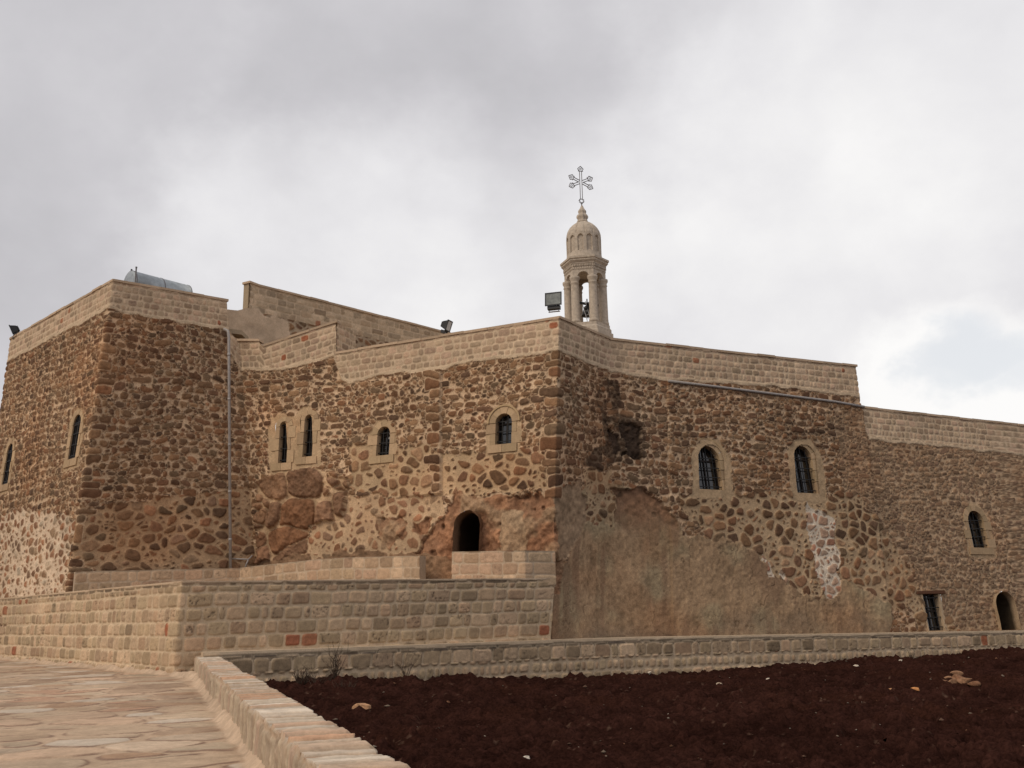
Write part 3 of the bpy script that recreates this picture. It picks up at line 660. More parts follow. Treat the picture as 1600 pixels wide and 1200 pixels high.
def doorway(uc, w, z0, h, rough, light, depth):
    O, t, wv, n = S.frame(uc, z0+h*.5); O = Vector(S.at(np.array([uc]), np.array([z0]))[0])
    P = arch_pts(w+.03, h+.015, 16); V = []; cl = []
    ns = 16; cs = np.linspace(.20 if rough else .06, -depth, ns)
    # resample the outline
    Q = []
    for (a, b) in zip(P[:-1], P[1:]):
        m_ = max(1, int(math.hypot(b[0]-a[0], b[1]-a[1])/.08))
        Q += [(a[0]+(b[0]-a[0])*i/m_, a[1]+(b[1]-a[1])*i/m_) for i in range(m_)]
    Q.append(P[-1]); A = np.array(Q); np_ = len(A)
    for ci, c in enumerate(cs):
        k = fbm(A[:, 0]*4+c*3, A[:, 1]*4+c*2, 211, 3)-.5
        sc = 1+rough*k*(1.0 if ci > 1 else .9)
        flare = 1+(.06*(c > 0))
        for i, (a, b) in enumerate(A):
            V.append(O+t*(a*sc[i]*flare)+wv*(b*(1+.25*rough*k[i]))+n*c)
            f = (.7+.8*(k[i]+.5)*.6)*(1 if c > -.12 else .16); cl.append([q*f for q in light])  # past the mouth the stone colour is darkened to imitate interior shade
    Fq = []
    for i in range(ns-1):
        for k in range(np_-1): Fq.append((i*np_+k, (i+1)*np_+k, (i+1)*np_+k+1, i*np_+k+1))
    me = mesh_np('doorway', np.array([tuple(v) for v in V]), np.array(Fq), np.array(cl, np.float32))
    o = link('doorway', me, MAS, mon)
    ib = MB(); bx = A*1.02
    ib.prism([O+t*a+wv*b-n*(depth-.02) for a, b in bx], [O+t*a+wv*b-n*(depth+.1) for a, b in bx]); ib.build('shade_cap', DARKIN, o)  # near-black cap closing the tunnel, painted as unlit depth
    fl = MB(); fl.prism([O+t*-w-n*-.0-wv*.3, O+t*w-wv*.3, O+t*w-wv*.3-n*depth, O+t*-w-wv*.3-n*depth], [O+t*-w-wv*.02, O+t*w-wv*.02, O+t*w-wv*.02-n*depth, O+t*-w-wv*.02-n*depth])
    fl.build('threshold', DARKIN, o)
for nm, (uc, w, z0, h, style) in WINS.items():
    if style == 'cave': doorway(uc, w, z0, h, .30, (.20, .12, .075), 3.6)
    elif style == 'door': doorway(uc, w, z0, h, .10, (.36, .27, .185), 2.4)
    else: window(nm, uc, w, z0, h, style)
# drain pipe on the left tower and the string course of the right wing
mb = MB(); dp = [[-12.559, 41.15, 13.853], [-12.371, 41.1, 13.748], [-12.301, 41.05, 13.442], [-11.673, 40.75, 3.489]]; mb.tube(dp, .062, 10)
for k in range(5):
    p = Vector(dp[2])+(Vector(dp[-1])-Vector(dp[2]))*(k+.4)/5; d = (Vector(dp[-1])-Vector(dp[2])).normalized()
    mb.tube([p-d*.05, p+d*.05], .075, 10); mb.box(p+Vector((-.05, .12, 0)), (.012, 0, 0), (0, .12, 0), (0, 0, .02))
mb.build('drain_pipe', PIPE, mon, True)
mb = MB()
pts = [S.frame(u, z) for u, z in POLY_STRING]
mb.tube([p[0]+p[3]*.13 for p in pts], .06, 8); mb.build('string_course', PIPE, mon, True)

# the higher wall behind (upper storey), and the return of the raised nook block
UN = [[-12.835, 42.1, -12.835, 42.1], [-11.872, 43.8, -11.872, 43.8], [-2.515, 53.59, -2.515, 53.59]]
S2 = Strip(UN); UT2 = [[0, 15.06], [0.7, 15.18], [1.4, 15.5], [1.42, 16.714], [15.496, 16.714]]; UPOLY = [[-1, 17], [-1, 11], [2.68, 13.78], [3.9, 14.64], [3.84, 15.28], [3.2, 15.3], [3.02, 15.52], [2.3, 15.38], [2.08, 15.58], [1.56, 15.5], [1.4, 16.0]]
def paint_upper(u, z):
    zt = np.interp(u, [p[0] for p in UT2], [p[1] for p in UT2])
    col, disp = ashlar(u, z-zt+40, .30, .48, 141, [(.51, .40, .29), (.475, .37, .265), (.54, .42, .305), (.44, .345, .25), (.40, .30, .21)], (.56, .445, .325), mw=.012, reds=.008)
    a = z < zt-1.25-.1*u*0
    if a.any():
        c, d = rubble(u[a], z[a], .46, .34, .05, .06, .05, 143, BROWN, (.41, .32, .235)); col[a] = c; disp[a] = d
    wu = u+(fbm(u*2, z*2, 145, 3)-.5)*.5; wz = z+(fbm(u*2, z*2, 146, 3)-.5)*.5
    m_ = inpoly(wu, wz, UPOLY)
    k = fbm(u*2.2, z*2.2, 147, 4)
    col[m_] = (np.array((.53, .415, .31), np.float32)*(.75+.5*k)[:, None])[m_]; disp[m_] = (.03+(k-.5)*.06)[m_]
    return col, disp, np.zeros(len(u), np.int8)
us2 = S2.cols([.05]*(len(UN)-1)); zs2 = np.arange(12.0, 17.0, .045)
for k, (V, Fq, cc) in wall_mesh(S2, us2, zs2, lambda u: np.interp(u, [p[0] for p in UT2], [p[1] for p in UT2]), lambda u: u*0+12.0, paint_upper).items():
    link('upper_wall', mesh_np('upper_wall', V, Fq, cc), ASH, mon)
mb = MB(); poly_slab(mb, [[-12.131, 43.344, 16.714], [-11.872, 43.8, 16.714], [-2.515, 53.59, 16.714]], .07, .42, 0, .10)
mb.build('coping', DRESS, mon)
mb = MB(); mb.cur = (.36, .29, .21)
q = [[-12.131, 43.344, 16.714], [-11.872, 43.8, 16.714], [-2.515, 53.59, 16.714]]
for a, b in zip(q[:-1], q[1:]):
    a = Vector(a); b = Vector(b); d = (b-a).normalized(); nx = Vector((d.y, -d.x, 0)); dz = Vector((0, 0, 3.5))
    mb.prism([a-nx*.06-dz, b-nx*.06-dz, b-nx*.38-dz, a-nx*.38-dz], [a-nx*.06, b-nx*.06, b-nx*.38, a-nx*.38])
mb.build('parapet_back', ASH, mon)
S3 = Strip([[-7.566, 40.809, -7.566, 40.809], [-6.977, 42.3, -6.977, 42.3]])
def paint_ret(u, z):
    c, d = ashlar(u, z-13.85+40, .285, .33, 151, CREAM, (.54, .43, .315)); return c, d, np.zeros(len(u), np.int8)
for k, (V, Fq, cc) in wall_mesh(S3, S3.cols([.04]), np.arange(11.4, 14.2, .04), lambda u: np.interp(u, S3.u, [13.92, 13.92]), lambda u: u*0+11.4, paint_ret).items():
    link('parapet', mesh_np('parapet', V, Fq, cc), ASH, mon)

# ================================================================== TERRACE WALLS IN FRONT
PN = [[-25.659, 47.25, -25.659, 47.25], [-9.585, 28.4, -9.193, 29.015], [1.099, 34.771, 2.744, 35.534]]
S4 = Strip(PN); RT = [2.517, 2.604, 2.709]
rtop = lambda u: np.interp(u, S4.u, RT)
ret = thing('retaining_wall', 'tall terrace retaining wall of squared olive-tan blocks at the foot of the monastery', 'wall', (-10, 30, 0))
def paint_retain(u, z):
    zz = z-rtop(u)
    c, d = ashlar(u, zz+40.02, .405, .47, 161, OLIVE, (.53, .425, .305), mw=.028, amp=.035, reds=.035, pores=.6)
    thin = zz > -.145                              # a course of thin flat stones right under the top
    if thin.any():
        cc, dd = ashlar(u[thin], zz[thin]+40.16, .16, .75, 163, [(.24, .185, .13), (.28, .21, .15), (.19, .145, .105), (.33, .255, .18)], (.48, .385, .28), mw=.03, amp=.03, reds=0, pores=.2)
        c[thin] = cc; d[thin] = dd
    lip = zz > -.05; c[lip] = np.array((.54, .43, .32), np.float32); d[lip] = .035
    q = np.abs(u-S4.u[1]) < .10                                # corner arris, mortar dabbed
    c = c*(.84+.32*fbm(u*.35, z*.6, 165, 3))[:, None]
    return c, d, np.zeros(len(u), np.int8)
us4 = S4.cols([.06, .026]); zs4 = np.arange(-.1, 2.8, .026)
for k, (V, Fq, cc) in wall_mesh(S4, us4, zs4, rtop, lambda u: u*0-.1, paint_retain).items():
    link('wall', mesh_np('wall', V, Fq, cc), ASH, ret)
mb = MB(); mb.cur = (.44, .35, .26)
pts = [Vector(S4.at(np.array([u]), np.array([z]))[0]) for u, z in zip(S4.u, RT)]
far = [Vector((-30, 60, 2.6)), Vector((-15, 39.5, 2.6)), Vector((-9, 42.5, 2.6)), Vector((1.0, 35.6, 2.6))]
ring = [p+Vector((0, .02, -.015)) for p in pts]+[far[3], far[2], far[1], far[0]]
mb.prism([p-Vector((0, 0, .3)) for p in ring], ring); mb.build('terrace_floor', PAV, ret)
# parapets standing on the terrace
def terrace_parapet(nodes, tops, label, seed, tint):
    st = Strip(nodes); tp = lambda u: np.interp(u, st.u, tops)
    root = thing('terrace_parapet', label, 'parapet', (nodes[0][0], nodes[0][1], 2.6))
    def pt(u, z):
        c, d = ashlar(u, z-tp(u)+40.02, .40, .66, seed, [tuple(a*b for a, b in zip(q, tint)) for q in CREAM], tuple(a*b for a, b in zip((.45, .37, .29), tint)), mw=.02, amp=.02, reds=.012, pores=.4)
        e_ = (z-tp(u)) > -.06; c[e_] *= .8
        return c, d, np.zeros(len(u), np.int8)
    for k, (V, Fq, cc) in wall_mesh(st, st.cols([.03]*(len(nodes)-1)), np.arange(2.45, 4.0, .03), tp, lambda u: u*0+2.45, pt).items():
        link('wall', mesh_np('wall', V, Fq, cc), ASH, root)
    b = MB(); b.cur = (.40, .32, .245)
    P = [Vector(st.at(np.array([u]), np.array([z]))[0]) for u, z in zip(st.u, tops)]
    for i, (p, q) in enumerate(zip(P[:-1], P[1:])):
        d = (q-p).normalized(); nx = Vector((d.y, -d.x, 0)); dz = Vector((0, 0, -1.2))
        T = Vector((0, 0, -.008))
        b.prism([p-nx*.01+dz, q-nx*.01+dz, q-nx*.40+dz, p-nx*.40+dz], [p-nx*.01+T, q-nx*.01+T, q-nx*.40+T, p-nx*.40+T])
    b.build('core', ASH, root)
terrace_parapet([[-16.54, 37.4, -16.54, 37.4], [-11.212, 40.5, -11.212, 40.5], [-7.252, 38.4, -7.252, 38.4], [-3.494, 36.4, -3.494, 36.4]], [3.343, 3.522, 3.728, 3.65], 'long pale block parapet bending round the foot of the tower and nook', 191, (1.02, 1.0, .97))
terrace_parapet([[-2.278, 35.75, -2.278, 35.75], [0.34, 34.38, 0.34, 34.38], [1.402, 34.88, 1.402, 34.88]], [3.73, 3.647, 3.635], 'short pale block parapet right of the terrace gap, below the cave doorway', 195, (1.02, 1.0, .97))

# the low plinth wall with a ledge along the field
PLN = [[-8.656, 28.0, -8.656, 28.0], [1.147, 34.35, 1.147, 34.35], [4.441, 36.4, 4.441, 36.4], [23.026, 45.9, 23.026, 45.9], [31.039, 49.996, 31.039, 49.996]]
S5 = Strip(PLN); PT = [0.631, 0.626, 0.601, 0.346, 0.246]
ptop = lambda u: np.interp(u, S5.u, PT)
pli = thing('plinth_wall', 'long low plinth wall of rounded tan stones with a pale ledge above the dark field', 'wall', (0, 34, 0))
def paint_pl(u, z):
    zz = z-ptop(u)
    c, d = ashlar(u, zz+40.02+.10, .47, .50, 171, OLIVE+[(.27, .205, .14)], (.52, .415, .30), mw=.034, amp=.04, reds=.03, pores=.5)
    low = zz < -.60
    if low.any():
        cc, dd = ashlar(u[low], zz[low]+40.3, .36, .36, 173, OLIVE, (.50, .40, .29), mw=.036, amp=.06, reds=.01, pores=.4); c[low] = cc; d[low] = dd
    thin = zz > -.19
    if thin.any():
        cc, dd = ashlar(u[thin], zz[thin]+40.18, .19, .62, 175, [(.20, .155, .115), (.25, .195, .14), (.15, .12, .095), (.3, .235, .17)], (.44, .36, .265), mw=.035, amp=.035, reds=0, pores=.2)
        c[thin] = cc; d[thin] = dd
    lip = zz > -.075-.05*fbm(u*1.3, u*0, 177, 2); c[lip] = (np.array((.56, .45, .33), np.float32)*(.85+.3*fbm(u*3, z*3, 176, 2))[:, None])[lip]; d[lip] = .035
    return c*(.86+.28*fbm(u*.3, z*.5, 178, 2))[:, None], d, np.zeros(len(u), np.int8)
for k, (V, Fq, cc) in wall_mesh(S5, S5.cols([.028, .03, .04, .15]), np.arange(-1.1, .75, .028), ptop, lambda u: u*0-1.1, paint_pl).items():
    link('wall', mesh_np('wall', V, Fq, cc), ASH, pli)
mb = MB(); mb.cur = (.48, .39, .29)
P = [Vector(S5.at(np.array([u]), np.array([z]))[0]) for u, z in zip(S5.u, PT)]
for p, q in zip(P[:-1], P[1:]):
    b = Vector((-.38, .92, 0))*1.0; T = Vector((0, 0, .004)); dz = Vector((0, 0, -.3))
    mb.prism([p+dz, q+dz, q+b+dz, p+b+dz], [p+T, q+T, q+b+T, p+b+T])
mb.build('ledge', DRESS, pli)

# ================================================================== LOW WALL BESIDE THE PATH
LW0 = Vector((-9.62, 30.1, 0)); LW1 = Vector((2.95, -4.6, 0))
ld = (LW1-LW0).normalized(); ln_ = (LW1-LW0).length; lx = Vector((-ld.y, ld.x, 0))     # lx points to the field side
lw = thing('low_wall', 'low rubble wall capped with thin upright slabs between path and dark field', 'wall', tuple((LW0+LW1)/2))
dist = [0.0]
while dist[-1] < ln_:
    y = LW0.y+ld.y*dist[-1]; dist.append(dist[-1]+max(.011, .0013*abs(y)) if y > 5 else dist[-1]+.06)
su = np.array(dist)
prof = [(0, -.12), (0, .5), (.58, .5), (.66, -.85)]
pl_ = [0]
pp = []
for (a, b), (c_, d_) in zip(prof[:-1], prof[1:]):
    n_ = int(math.hypot(c_-a, d_-b)/.017)
    pp += [(a+(c_-a)*i/n_, b+(d_-b)*i/n_) for i in range(n_)]
pp = np.array(pp+[prof[-1]]); sl = np.concatenate([[0], np.cumsum(np.hypot(*np.diff(pp, axis=0).T))])
U, L = [q.ravel().astype(np.float32) for q in np.meshgrid(su, sl)]
PX = np.interp(L, sl, pp[:, 0]); PZ = np.interp(L, sl, pp[:, 1])
istop = (L > .615) & (L < 1.205)
topd, trid, t2 = blocks(L*0+(U+(fbm(U*3, L*2.5, 181, 2)-.5)*.14), L+(fbm(U*2, L*2, 182, 2)-.5)*.1, 2.4, .165, 183, s=.010, cut=.95)
sd_, srid, s2 = blocks(U+(fbm(U*2, L*2, 184, 2)-.5)*.12, L*1.0+(fbm(U*1.3, L*2, 185, 2)-.5)*.16+.0, .62, .36, 186, s=.03, cut=.7)
k = fbm(U*9, L*9, 187, 3)
mt = sstep(.002, .013, topd); ms = sstep(.012, .032, sd_)
tc = pick([(.36, .27, .19), (.52, .45, .36), (.42, .26, .165), (.40, .325, .245), (.45, .375, .29), (.37, .285, .205), (.47, .40, .31), (.40, .30, .215), (.43, .30, .21), (.385, .33, .26)], trid)*(.8+.4*k)[:, None]*(.85+.3*t2)[:, None]
tm = np.array((.36, .27, .19), np.float32)*(.8+.4*k)[:, None]
sc_ = pick([(.37, .30, .215), (.34, .27, .195), (.395, .32, .23), (.32, .25, .18), (.36, .265, .195)], srid)*(.75+.5*k)[:, None]
sm = np.array((.40, .305, .215), np.float32)*(.85+.3*k)[:, None]
ct = tc*mt[:, None]+tm*(1-mt)[:, None]; cs_ = sc_*ms[:, None]+sm*(1-ms)[:, None]
cc = np.where(istop[:, None], ct, cs_)
dtop = mt*(.012+.05*(t2-.3))+(k-.5)*.018; dsid = ms*bulge(sd_, .02, .06)*.03+(k-.5)*.03+(trid-.5)*.03*sstep(.35, .6, L)*(L < .62)
DD = np.where(istop, dtop, dsid)
wob = (fbm(U*.5, U*0, 188, 2)-.5)*.10
nx_ = np.where(L < .62, -1, np.where(L > 1.2, 1, 0)); nz_ = np.where(istop, 1., 0.)
edge_ = np.where(L > 1.2, (trid-.5)*.17*sstep(1.6, 1.2, L), 0)
ox = PX+wob+DD*nx_+edge_; oz = PZ+DD*nz_+(fbm(U*.4, U*0+3, 189, 2)-.5)*.05*(PZ > .2)
V = np.stack([LW0.x+ld.x*U+lx.x*ox, LW0.y+ld.y*U+lx.y*ox, oz], -1)
nu, nl = len(su), len(sl); idx = np.arange(nu*nl).reshape(nl, nu)
Fq = np.stack([idx[:-1, :-1], idx[:-1, 1:], idx[1:, 1:], idx[1:, :-1]], -1).reshape(-1, 4)
fl_top = (L.reshape(nl, nu)[:-1, :-1] > .61).ravel() & (L.reshape(nl, nu)[:-1, :-1] < 1.205).ravel()
link('wall', mesh_np('wall', V, Fq[~fl_top], cc), PAV, lw)
link('capping', mesh_np('capping', V, Fq[fl_top], cc), PAV, lw)

# ================================================================== GROUND
def bands(bs, height, paint):
    Vs, Fs, Cs = [], [], []; off = 0
    for (x0, x1, y0, y1, st) in bs:
        xs = np.arange(x0, x1+st, st); ys = np.arange(y0, y1+st*.5, st)
        X, Y = [q.ravel().astype(np.float32) for q in np.meshgrid(xs, ys)]
        c, d = paint(X, Y); Vs.append(np.stack([X, Y, height(X, Y)+d], -1)); Cs.append(c)
        idx = np.arange(len(X)).reshape(len(ys), len(xs))+off
        Fs.append(np.stack([idx[:-1, :-1], idx[:-1, 1:], idx[1:, 1:], idx[1:, :-1]], -1).reshape(-1, 4)); off += len(X)
    return np.concatenate(Vs), np.concatenate(Fs), np.concatenate(Cs)
RA = np.array(PN[1][:2]); RB = np.array((PN[1][1]-PN[0][1], -(PN[1][0]-PN[0][0]))); RB = RB/np.linalg.norm(RB)
def paint_path(x, y):
    a = x*.92+y*.38; b = -x*.38+y*.92
    wu = a+(fbm(a*1.2, b*1.2, 221, 2)-.5)*.35; wz = b+(fbm(a*1.2, b*1.2, 222, 2)-.5)*.35
    d, rid = cells(wu, wz, 1.10, .80, .95, 223, .5)
    cov = fbm(a*.35, b*.35, 224, 2)
    mm = .035+.06*cov*((rid*5.3) % 1); ms = sstep(mm-.01, mm+.02, d)
    k = fbm(a*6, b*6, 225, 3); big = fbm(a*.3, b*.3, 226, 3)
    sc = pick([(.41, .32, .225), (.36, .265, .18), (.44, .345, .25), (.33, .235, .16), (.39, .295, .205), (.46, .39, .305), (.34, .225, .145), (.31, .22, .15), (.37, .30, .215), (.43, .31, .215)], rid)*(.78+.44*k)[:, None]*(.80+.34*((rid*23.1) % 1))[:, None]
    rd = ((rid*77.7) % 1) > .95; sc[rd] = np.array((.38, .24, .16), np.float32)
    wh = ((rid*41.3) % 1) > .91; sc[wh] = np.array((.47, .40, .315), np.float32)*(.9+.2*k[wh])[:, None]
    mc = np.array((.405, .300, .208), np.float32)*(.85+.3*fbm(a*2.5, b*2.5, 227, 3))[:, None]
    t = ((.04+.45*sstep(.48, .78, fbm(a*1.7, b*1.7, 228, 2)))*(1-.6*wh))[:, None]       # mortar smeared over the slabs
    sc = sc*(1-t)+mc*t
    c = sc*ms[:, None]+mc*(1-ms)[:, None]
    dk = (sstep(.036, .004, np.abs(d-mm))*sstep(.34, .56, fbm(a*2.2, b*2.2, 229, 3))*.95)[:, None]; c = c*(1-dk)+np.array((.21, .14, .10), np.float32)*dk
    sw = -((x-LW0.x)*lx.x+(y-LW0.y)*lx.y); sr = (x-RA[0])*RB[0]+(y-RA[1])*RB[1]
    w_ = np.minimum(np.where(y > 2, sw, 9), sr); kk = fbm(a*2.2, b*2.2, 230, 2)
    f = sstep(.05+.20*kk, .0, w_); t = (sstep(.10+.28*kk, .04+.16*kk, w_))[:, None]
    c = c*(1-t)+np.array((.425, .322, .228), np.float32)*(.75+.5*k)[:, None]*t
    return c*(.84+.32*big)[:, None], ms*.016*(.4+rid)+(k-.5)*.014+f*.13*(.5+kk)
V, Fq, cc = bands([(-14, -.6, 8.2, 14.2, .022), (-22, -2.8, 14.2, 24.2, .036), (-44, -5.5, 24.2, 60, .075), (-14, 4, -4, 8.2, .12)], lambda x, y: 0*x, paint_path)
# keep the path on its own side of the low wall and of the terrace wall
cx = V[Fq].mean(1)
sidew = (cx[:, 0]-LW0.x)*lx.x+(cx[:, 1]-LW0.y)*lx.y
nl2 = np.array(PN[0][:2]); nl1 = np.array(PN[1][:2]); dvec = nl1-nl2; nn = np.array((dvec[1], -dvec[0])); nn = nn/np.linalg.norm(nn)
sider = (cx[:, :2]-nl1)@nn
okf = (sidew < .25) & (sider > -.25)
tag(link('path', mesh_np('path', V, Fq[okf], cc), PAV), kind='structure')
SX = [-30, -9.5, -6.7, -2, 1, 4.4, 12, 22.8, 34]; SZ = [-.15, -.2, -.25, -.45, -.62, -.74, -.66, -.48, -.4]
def soil_h(x, y):
    yb = np.interp(x, [-10, 1.2, 4, 23, 34], [30.5, 34.3, 36.7, 45.8, 51])
    base = np.interp(x, SX, SZ); t = sstep(0, 14, yb-y)
    return base*(1-t)+(-.58)*t
def paint_soil(x, y):
    g = fbm(x*.5, y*.5, 231, 3); c1 = fbm(x*3.2, y*3.2, 232, 4); c2 = fbm(x*11, y*11, 233, 2)
    lum_ = fbm(x*.22, y*.22, 234, 2)
    cd_, cid = cells(x+(fbm(x*3, y*3, 239, 2)-.5)*.2, y+(fbm(x*3, y*3, 240, 2)-.5)*.2, .30, .27, 1.0, 241, .6)
    clod = bulge(cd_, .0, .10)*cid*cid*sstep(.38, .62, fbm(x*.7, y*.7, 242, 2)+.10)
    c = np.array((.0265, .0108, .0080), np.float32)*(.75+.5*cid)[:, None]*(.55+.9*c1)[:, None]*(.75+.5*lum_)[:, None]
    t = (sstep(.56, .74, g)*.5)[:, None]; c = c*(1-t)+np.array((.038, .0148, .0096), np.float32)*t
    fleck = sstep(.80, .88, fbm(x*17, y*17, 235, 2))*sstep(.35, .6, fbm(x*1.1, y*1.1, 236, 2)); t = (fleck*.8)[:, None]
    c = c*(1-t)+np.array((.11, .066, .046), np.float32)*t
    rows = np.sin((x*.35+y*.94)*3.4+4*fbm(x*.25, y*.25, 237, 2))*.035
    return c, (g-.5)*.22+(c1-.5)*.24+(np.abs(fbm(x*4.5, y*4.5, 238, 3)-.5)*-2+.3)*.16+(c2-.5)*.10+clod*.15+rows
V, Fq, cc = bands([(-7.5, 9, 8.0, 17, .04), (-11, 17, 17, 30, .06), (-11, 30, 30, 47, .08), (-3, 9, -4, 8, .2), (9, 30, -4, 17, .3), (17, 34, 17, 30, .2)], soil_h, paint_soil)
cx = V[Fq].mean(1); sidew = (cx[:, 0]-LW0.x)*lx.x+(cx[:, 1]-LW0.y)*lx.y
tag(link('field_soil', mesh_np('field_soil', V, Fq[sidew > .2], cc), SOIL), kind='structure')
mb = MB(); mb.cur = (.06, .04, .028)
R = 3000; mb.prism([(-R, -R, -2.2), (R, -R, -2.2), (R, R, -2.2), (-R, R, -2.2)], [(-R, -R, -1.2), (R, -R, -1.2), (R, R, -1.2), (-R, R, -1.2)])
tag(mb.build('ground', SOIL), kind='structure')
def soil_z(x, y):
    X = np.array([x], np.float32); Y = np.array([y], np.float32); return float(soil_h(X, Y)[0]+paint_soil(X, Y)[1][0])
# ================================================================== BELL TOWER
TX, TY = 3.70, 46.0
bt = thing('bell_tower', 'slender six-sided stone bell tower with ribbed dome, columns and arches', 'bell tower', (TX, TY, 11.6))
ROT = math.radians(-90)
# six corners; angles measured so that one corner stands a little right of the middle
HA = [math.radians(a) for a in (-40, 20, 80, 140, 200, 260)]
def hexpt(r, a, z): return Vector((TX+r*math.sin(a), TY-r*math.cos(a), z))
def hexring(r, z): return [hexpt(r, a, z) for a in HA]
def hexprism(mb, prof):
    for (ra, za), (rb, zb_) in zip(prof[:-1], prof[1:]): mb.prism(hexring(ra, za), hexring(rb, zb_))
mb = MB(); hexprism(mb, [(1.28, 11.6), (1.28, 14.62), (1.20, 14.66), (1.20, 14.82), (1.13, 14.9), (1.13, 15.05)]); mb.build('base', TOWER, bt)
for a in HA:                                       # six corner columns
    c = hexpt(.865, a, 0); mb = MB()
    mb.lathe([(.235, 15.05), (.235, 15.20), (.20, 15.24), (.215, 15.30), (.205, 15.36), (.195, 16.9), (.192, 17.04), (.225, 17.08), (.20, 17.12), (.20, 17.2), (.255, 17.30), (.255, 17.40)], c, 18)
    mb.build('column', TOWER, bt, True)
# arched panels between the columns
for i in range(6):
    a0, a1 = HA[i], HA[(i+1) % 6]; mb = MB()
    for (ri, ro) in ((.80, 1.02),):
        P0 = hexpt(ro, a0, 0); P1 = hexpt(ro, a1, 0); Q0 = hexpt(ri, a0, 0); Q1 = hexpt(ri, a1, 0)
        n_ = 16; zt_ = 17.74; zs0 = 17.40
        rise = .24
        for k in range(n_):
            t0, t1 = k/n_, (k+1)/n_
            def zc(t):
                s_ = (t-.5)/.27
                return zs0-.02 if abs(s_) >= 1 else zs0+rise*math.sqrt(1-s_*s_)
            o = [P0.lerp(P1, t0), P0.lerp(P1, t1), Q0.lerp(Q1, t1), Q0.lerp(Q1, t0)]
            zb2 = [zc(t0), zc(t1), zc(t1), zc(t0)]
            mb.prism([p+Vector((0, 0, z)) for p, z in zip(o, zb2)], [p+Vector((0, 0, zt_)) for p in o])
    mb.build('arch', TOWER, bt)
mb = MB()
hexprism(mb, [(1.03, 17.741), (1.03, 18.02), (1.07, 18.05), (1.07, 18.09), (1.17, 18.20), (1.17, 18.27), (1.22, 18.30), (1.22, 18.40), (1.02, 18.47)])
for i in range(6):                                  # dentils under the cornice, carved bands on the frieze
    a0, a1 = HA[i], HA[(i+1) % 6]; P0 = hexpt(1.03, a0, 0); P1 = hexpt(1.03, a1, 0); d = (P1-P0).normalized(); nn_ = Vector((d.y, -d.x, 0))
    for k in range(13):
        p = P0.lerp(P1, (k+.5)/13); mb.box(p+nn_*.02+Vector((0, 0, 17.96)), d*.022, nn_*.03, (0, 0, .055))
    for k in range(9):
        p = P0.lerp(P1, (k+.5)/9); mb.box(p+nn_*.008+Vector((0, 0, 17.825)), d*.035, nn_*.014, (0, 0, .05))
mb.build('cornice', TOWER, bt)
# ribbed dome with a ring of blind arched niches
NT, NR = 12*18, 90
tt = np.linspace(0, 2*np.pi, NT, endpoint=False)
zz = np.linspace(0, 1, NR)
prof_z = np.array([18.44, 18.56, 18.70, 19.1, 19.5, 19.75, 19.95, 20.15, 20.30, 20.42, 20.50, 20.53]); prof_r = np.array([.90, .89, .865, .865, .87, .85, .80, .69, .56, .40, .24, .16])
tq = np.linspace(0, 1, len(prof_z)); Zd = np.interp(zz, tq, prof_z); Rd = np.interp(zz, tq, prof_r)
kk_ = np.ones(5)/5; Rd = np.convolve(np.pad(Rd, 2, mode='edge'), kk_, 'valid')
TT, ZZ = np.meshgrid(tt, Zd); RR = np.repeat(Rd[:, None], NT, 1)
ph = ((TT*12/(2*np.pi)) % 1)-.5                       # position inside a lobe
lob = np.sqrt(np.maximum(1-(2*ph)**2, 0)); up_ = sstep(19.55, 19.75, ZZ)
RR = RR*(1+up_*.055*(lob-.6))
wn = .30; zb1, zt1 = 18.78, 19.42
hb = (np.abs(ph) < wn) & (ZZ > zb1) & (ZZ < zt1+.17*np.sqrt(np.maximum(1-(ph/wn)**2, 0)))
RR = RR-.075*hb
V = np.stack([TX+RR*np.sin(TT), TY-RR*np.cos(TT), ZZ], -1).reshape(-1, 3)
idx = np.arange(NR*NT).reshape(NR, NT); nx2 = np.roll(idx, -1, 1)
Fq = np.stack([idx[:-1], nx2[:-1], nx2[1:], idx[1:]], -1).reshape(-1, 4)
me = mesh_np('dome', V, Fq, None, True)
me.polygons.foreach_set('use_smooth', np.full(len(me.polygons), False))
link('dome', me, TOWER, bt)
mb = MB()
lobed = lambda r, z, t: r*(1+.09*math.cos(8*t))
mb.lathe([(.26, 20.48), (.275, 20.52), (.24, 20.60), (.215, 20.66), (.265, 20.74), (.275, 20.82), (.235, 20.92), (.16, 20.97), (.19, 21.05), (.19, 21.13), (.13, 21.22), (.085, 21.30), (.05, 21.40), (.02, 21.44)], (TX-.02, TY, 0), 48, lobed)
mb.build('finial', TOWER, bt, True)
# open-work cross: doubled rods with pointed tips, two horizontal arms set crosswise
mb = MB(); CX = Vector((TX-.03, TY, 0)); rr_ = .021
mb.tube([CX+Vector((0, 0, 21.38)), CX+Vector((0, 0, 21.60))], .03, 8)
lean = Vector((-.02, 0, 0))
def dbl(p, q, side, tip=True, ringp=False):
    d = (q-p).normalized()
    for s_ in (-1, 1): mb.tube([p+side*s_*.055, q+side*s_*.055], rr_, 6)
    mb.tube([q-side*.13, q+side*.13], rr_, 6)
    if tip:
        P_ = [q-side*.055, q+side*-.15+d*.12, q+d*.27, q+side*.15+d*.12, q+side*.055]
        for a, b in zip(P_[:-1], P_[1:]): mb.tube([a, b], rr_, 6)
        for k in range(8):
            a = 2*math.pi*k/8; b = 2*math.pi*(k+1)/8; c_ = q+d*.12
            mb.tube([c_+(side*math.cos(a)+d*math.sin(a))*.05, c_+(side*math.cos(b)+d*math.sin(b))*.05], rr_*.8, 5)
zc_ = 22.70
sx = Vector((math.cos(.25), math.sin(.25), 0))
dbl(CX+Vector((0, 0, 21.80)), CX+Vector((0, 0, 23.30)), sx)
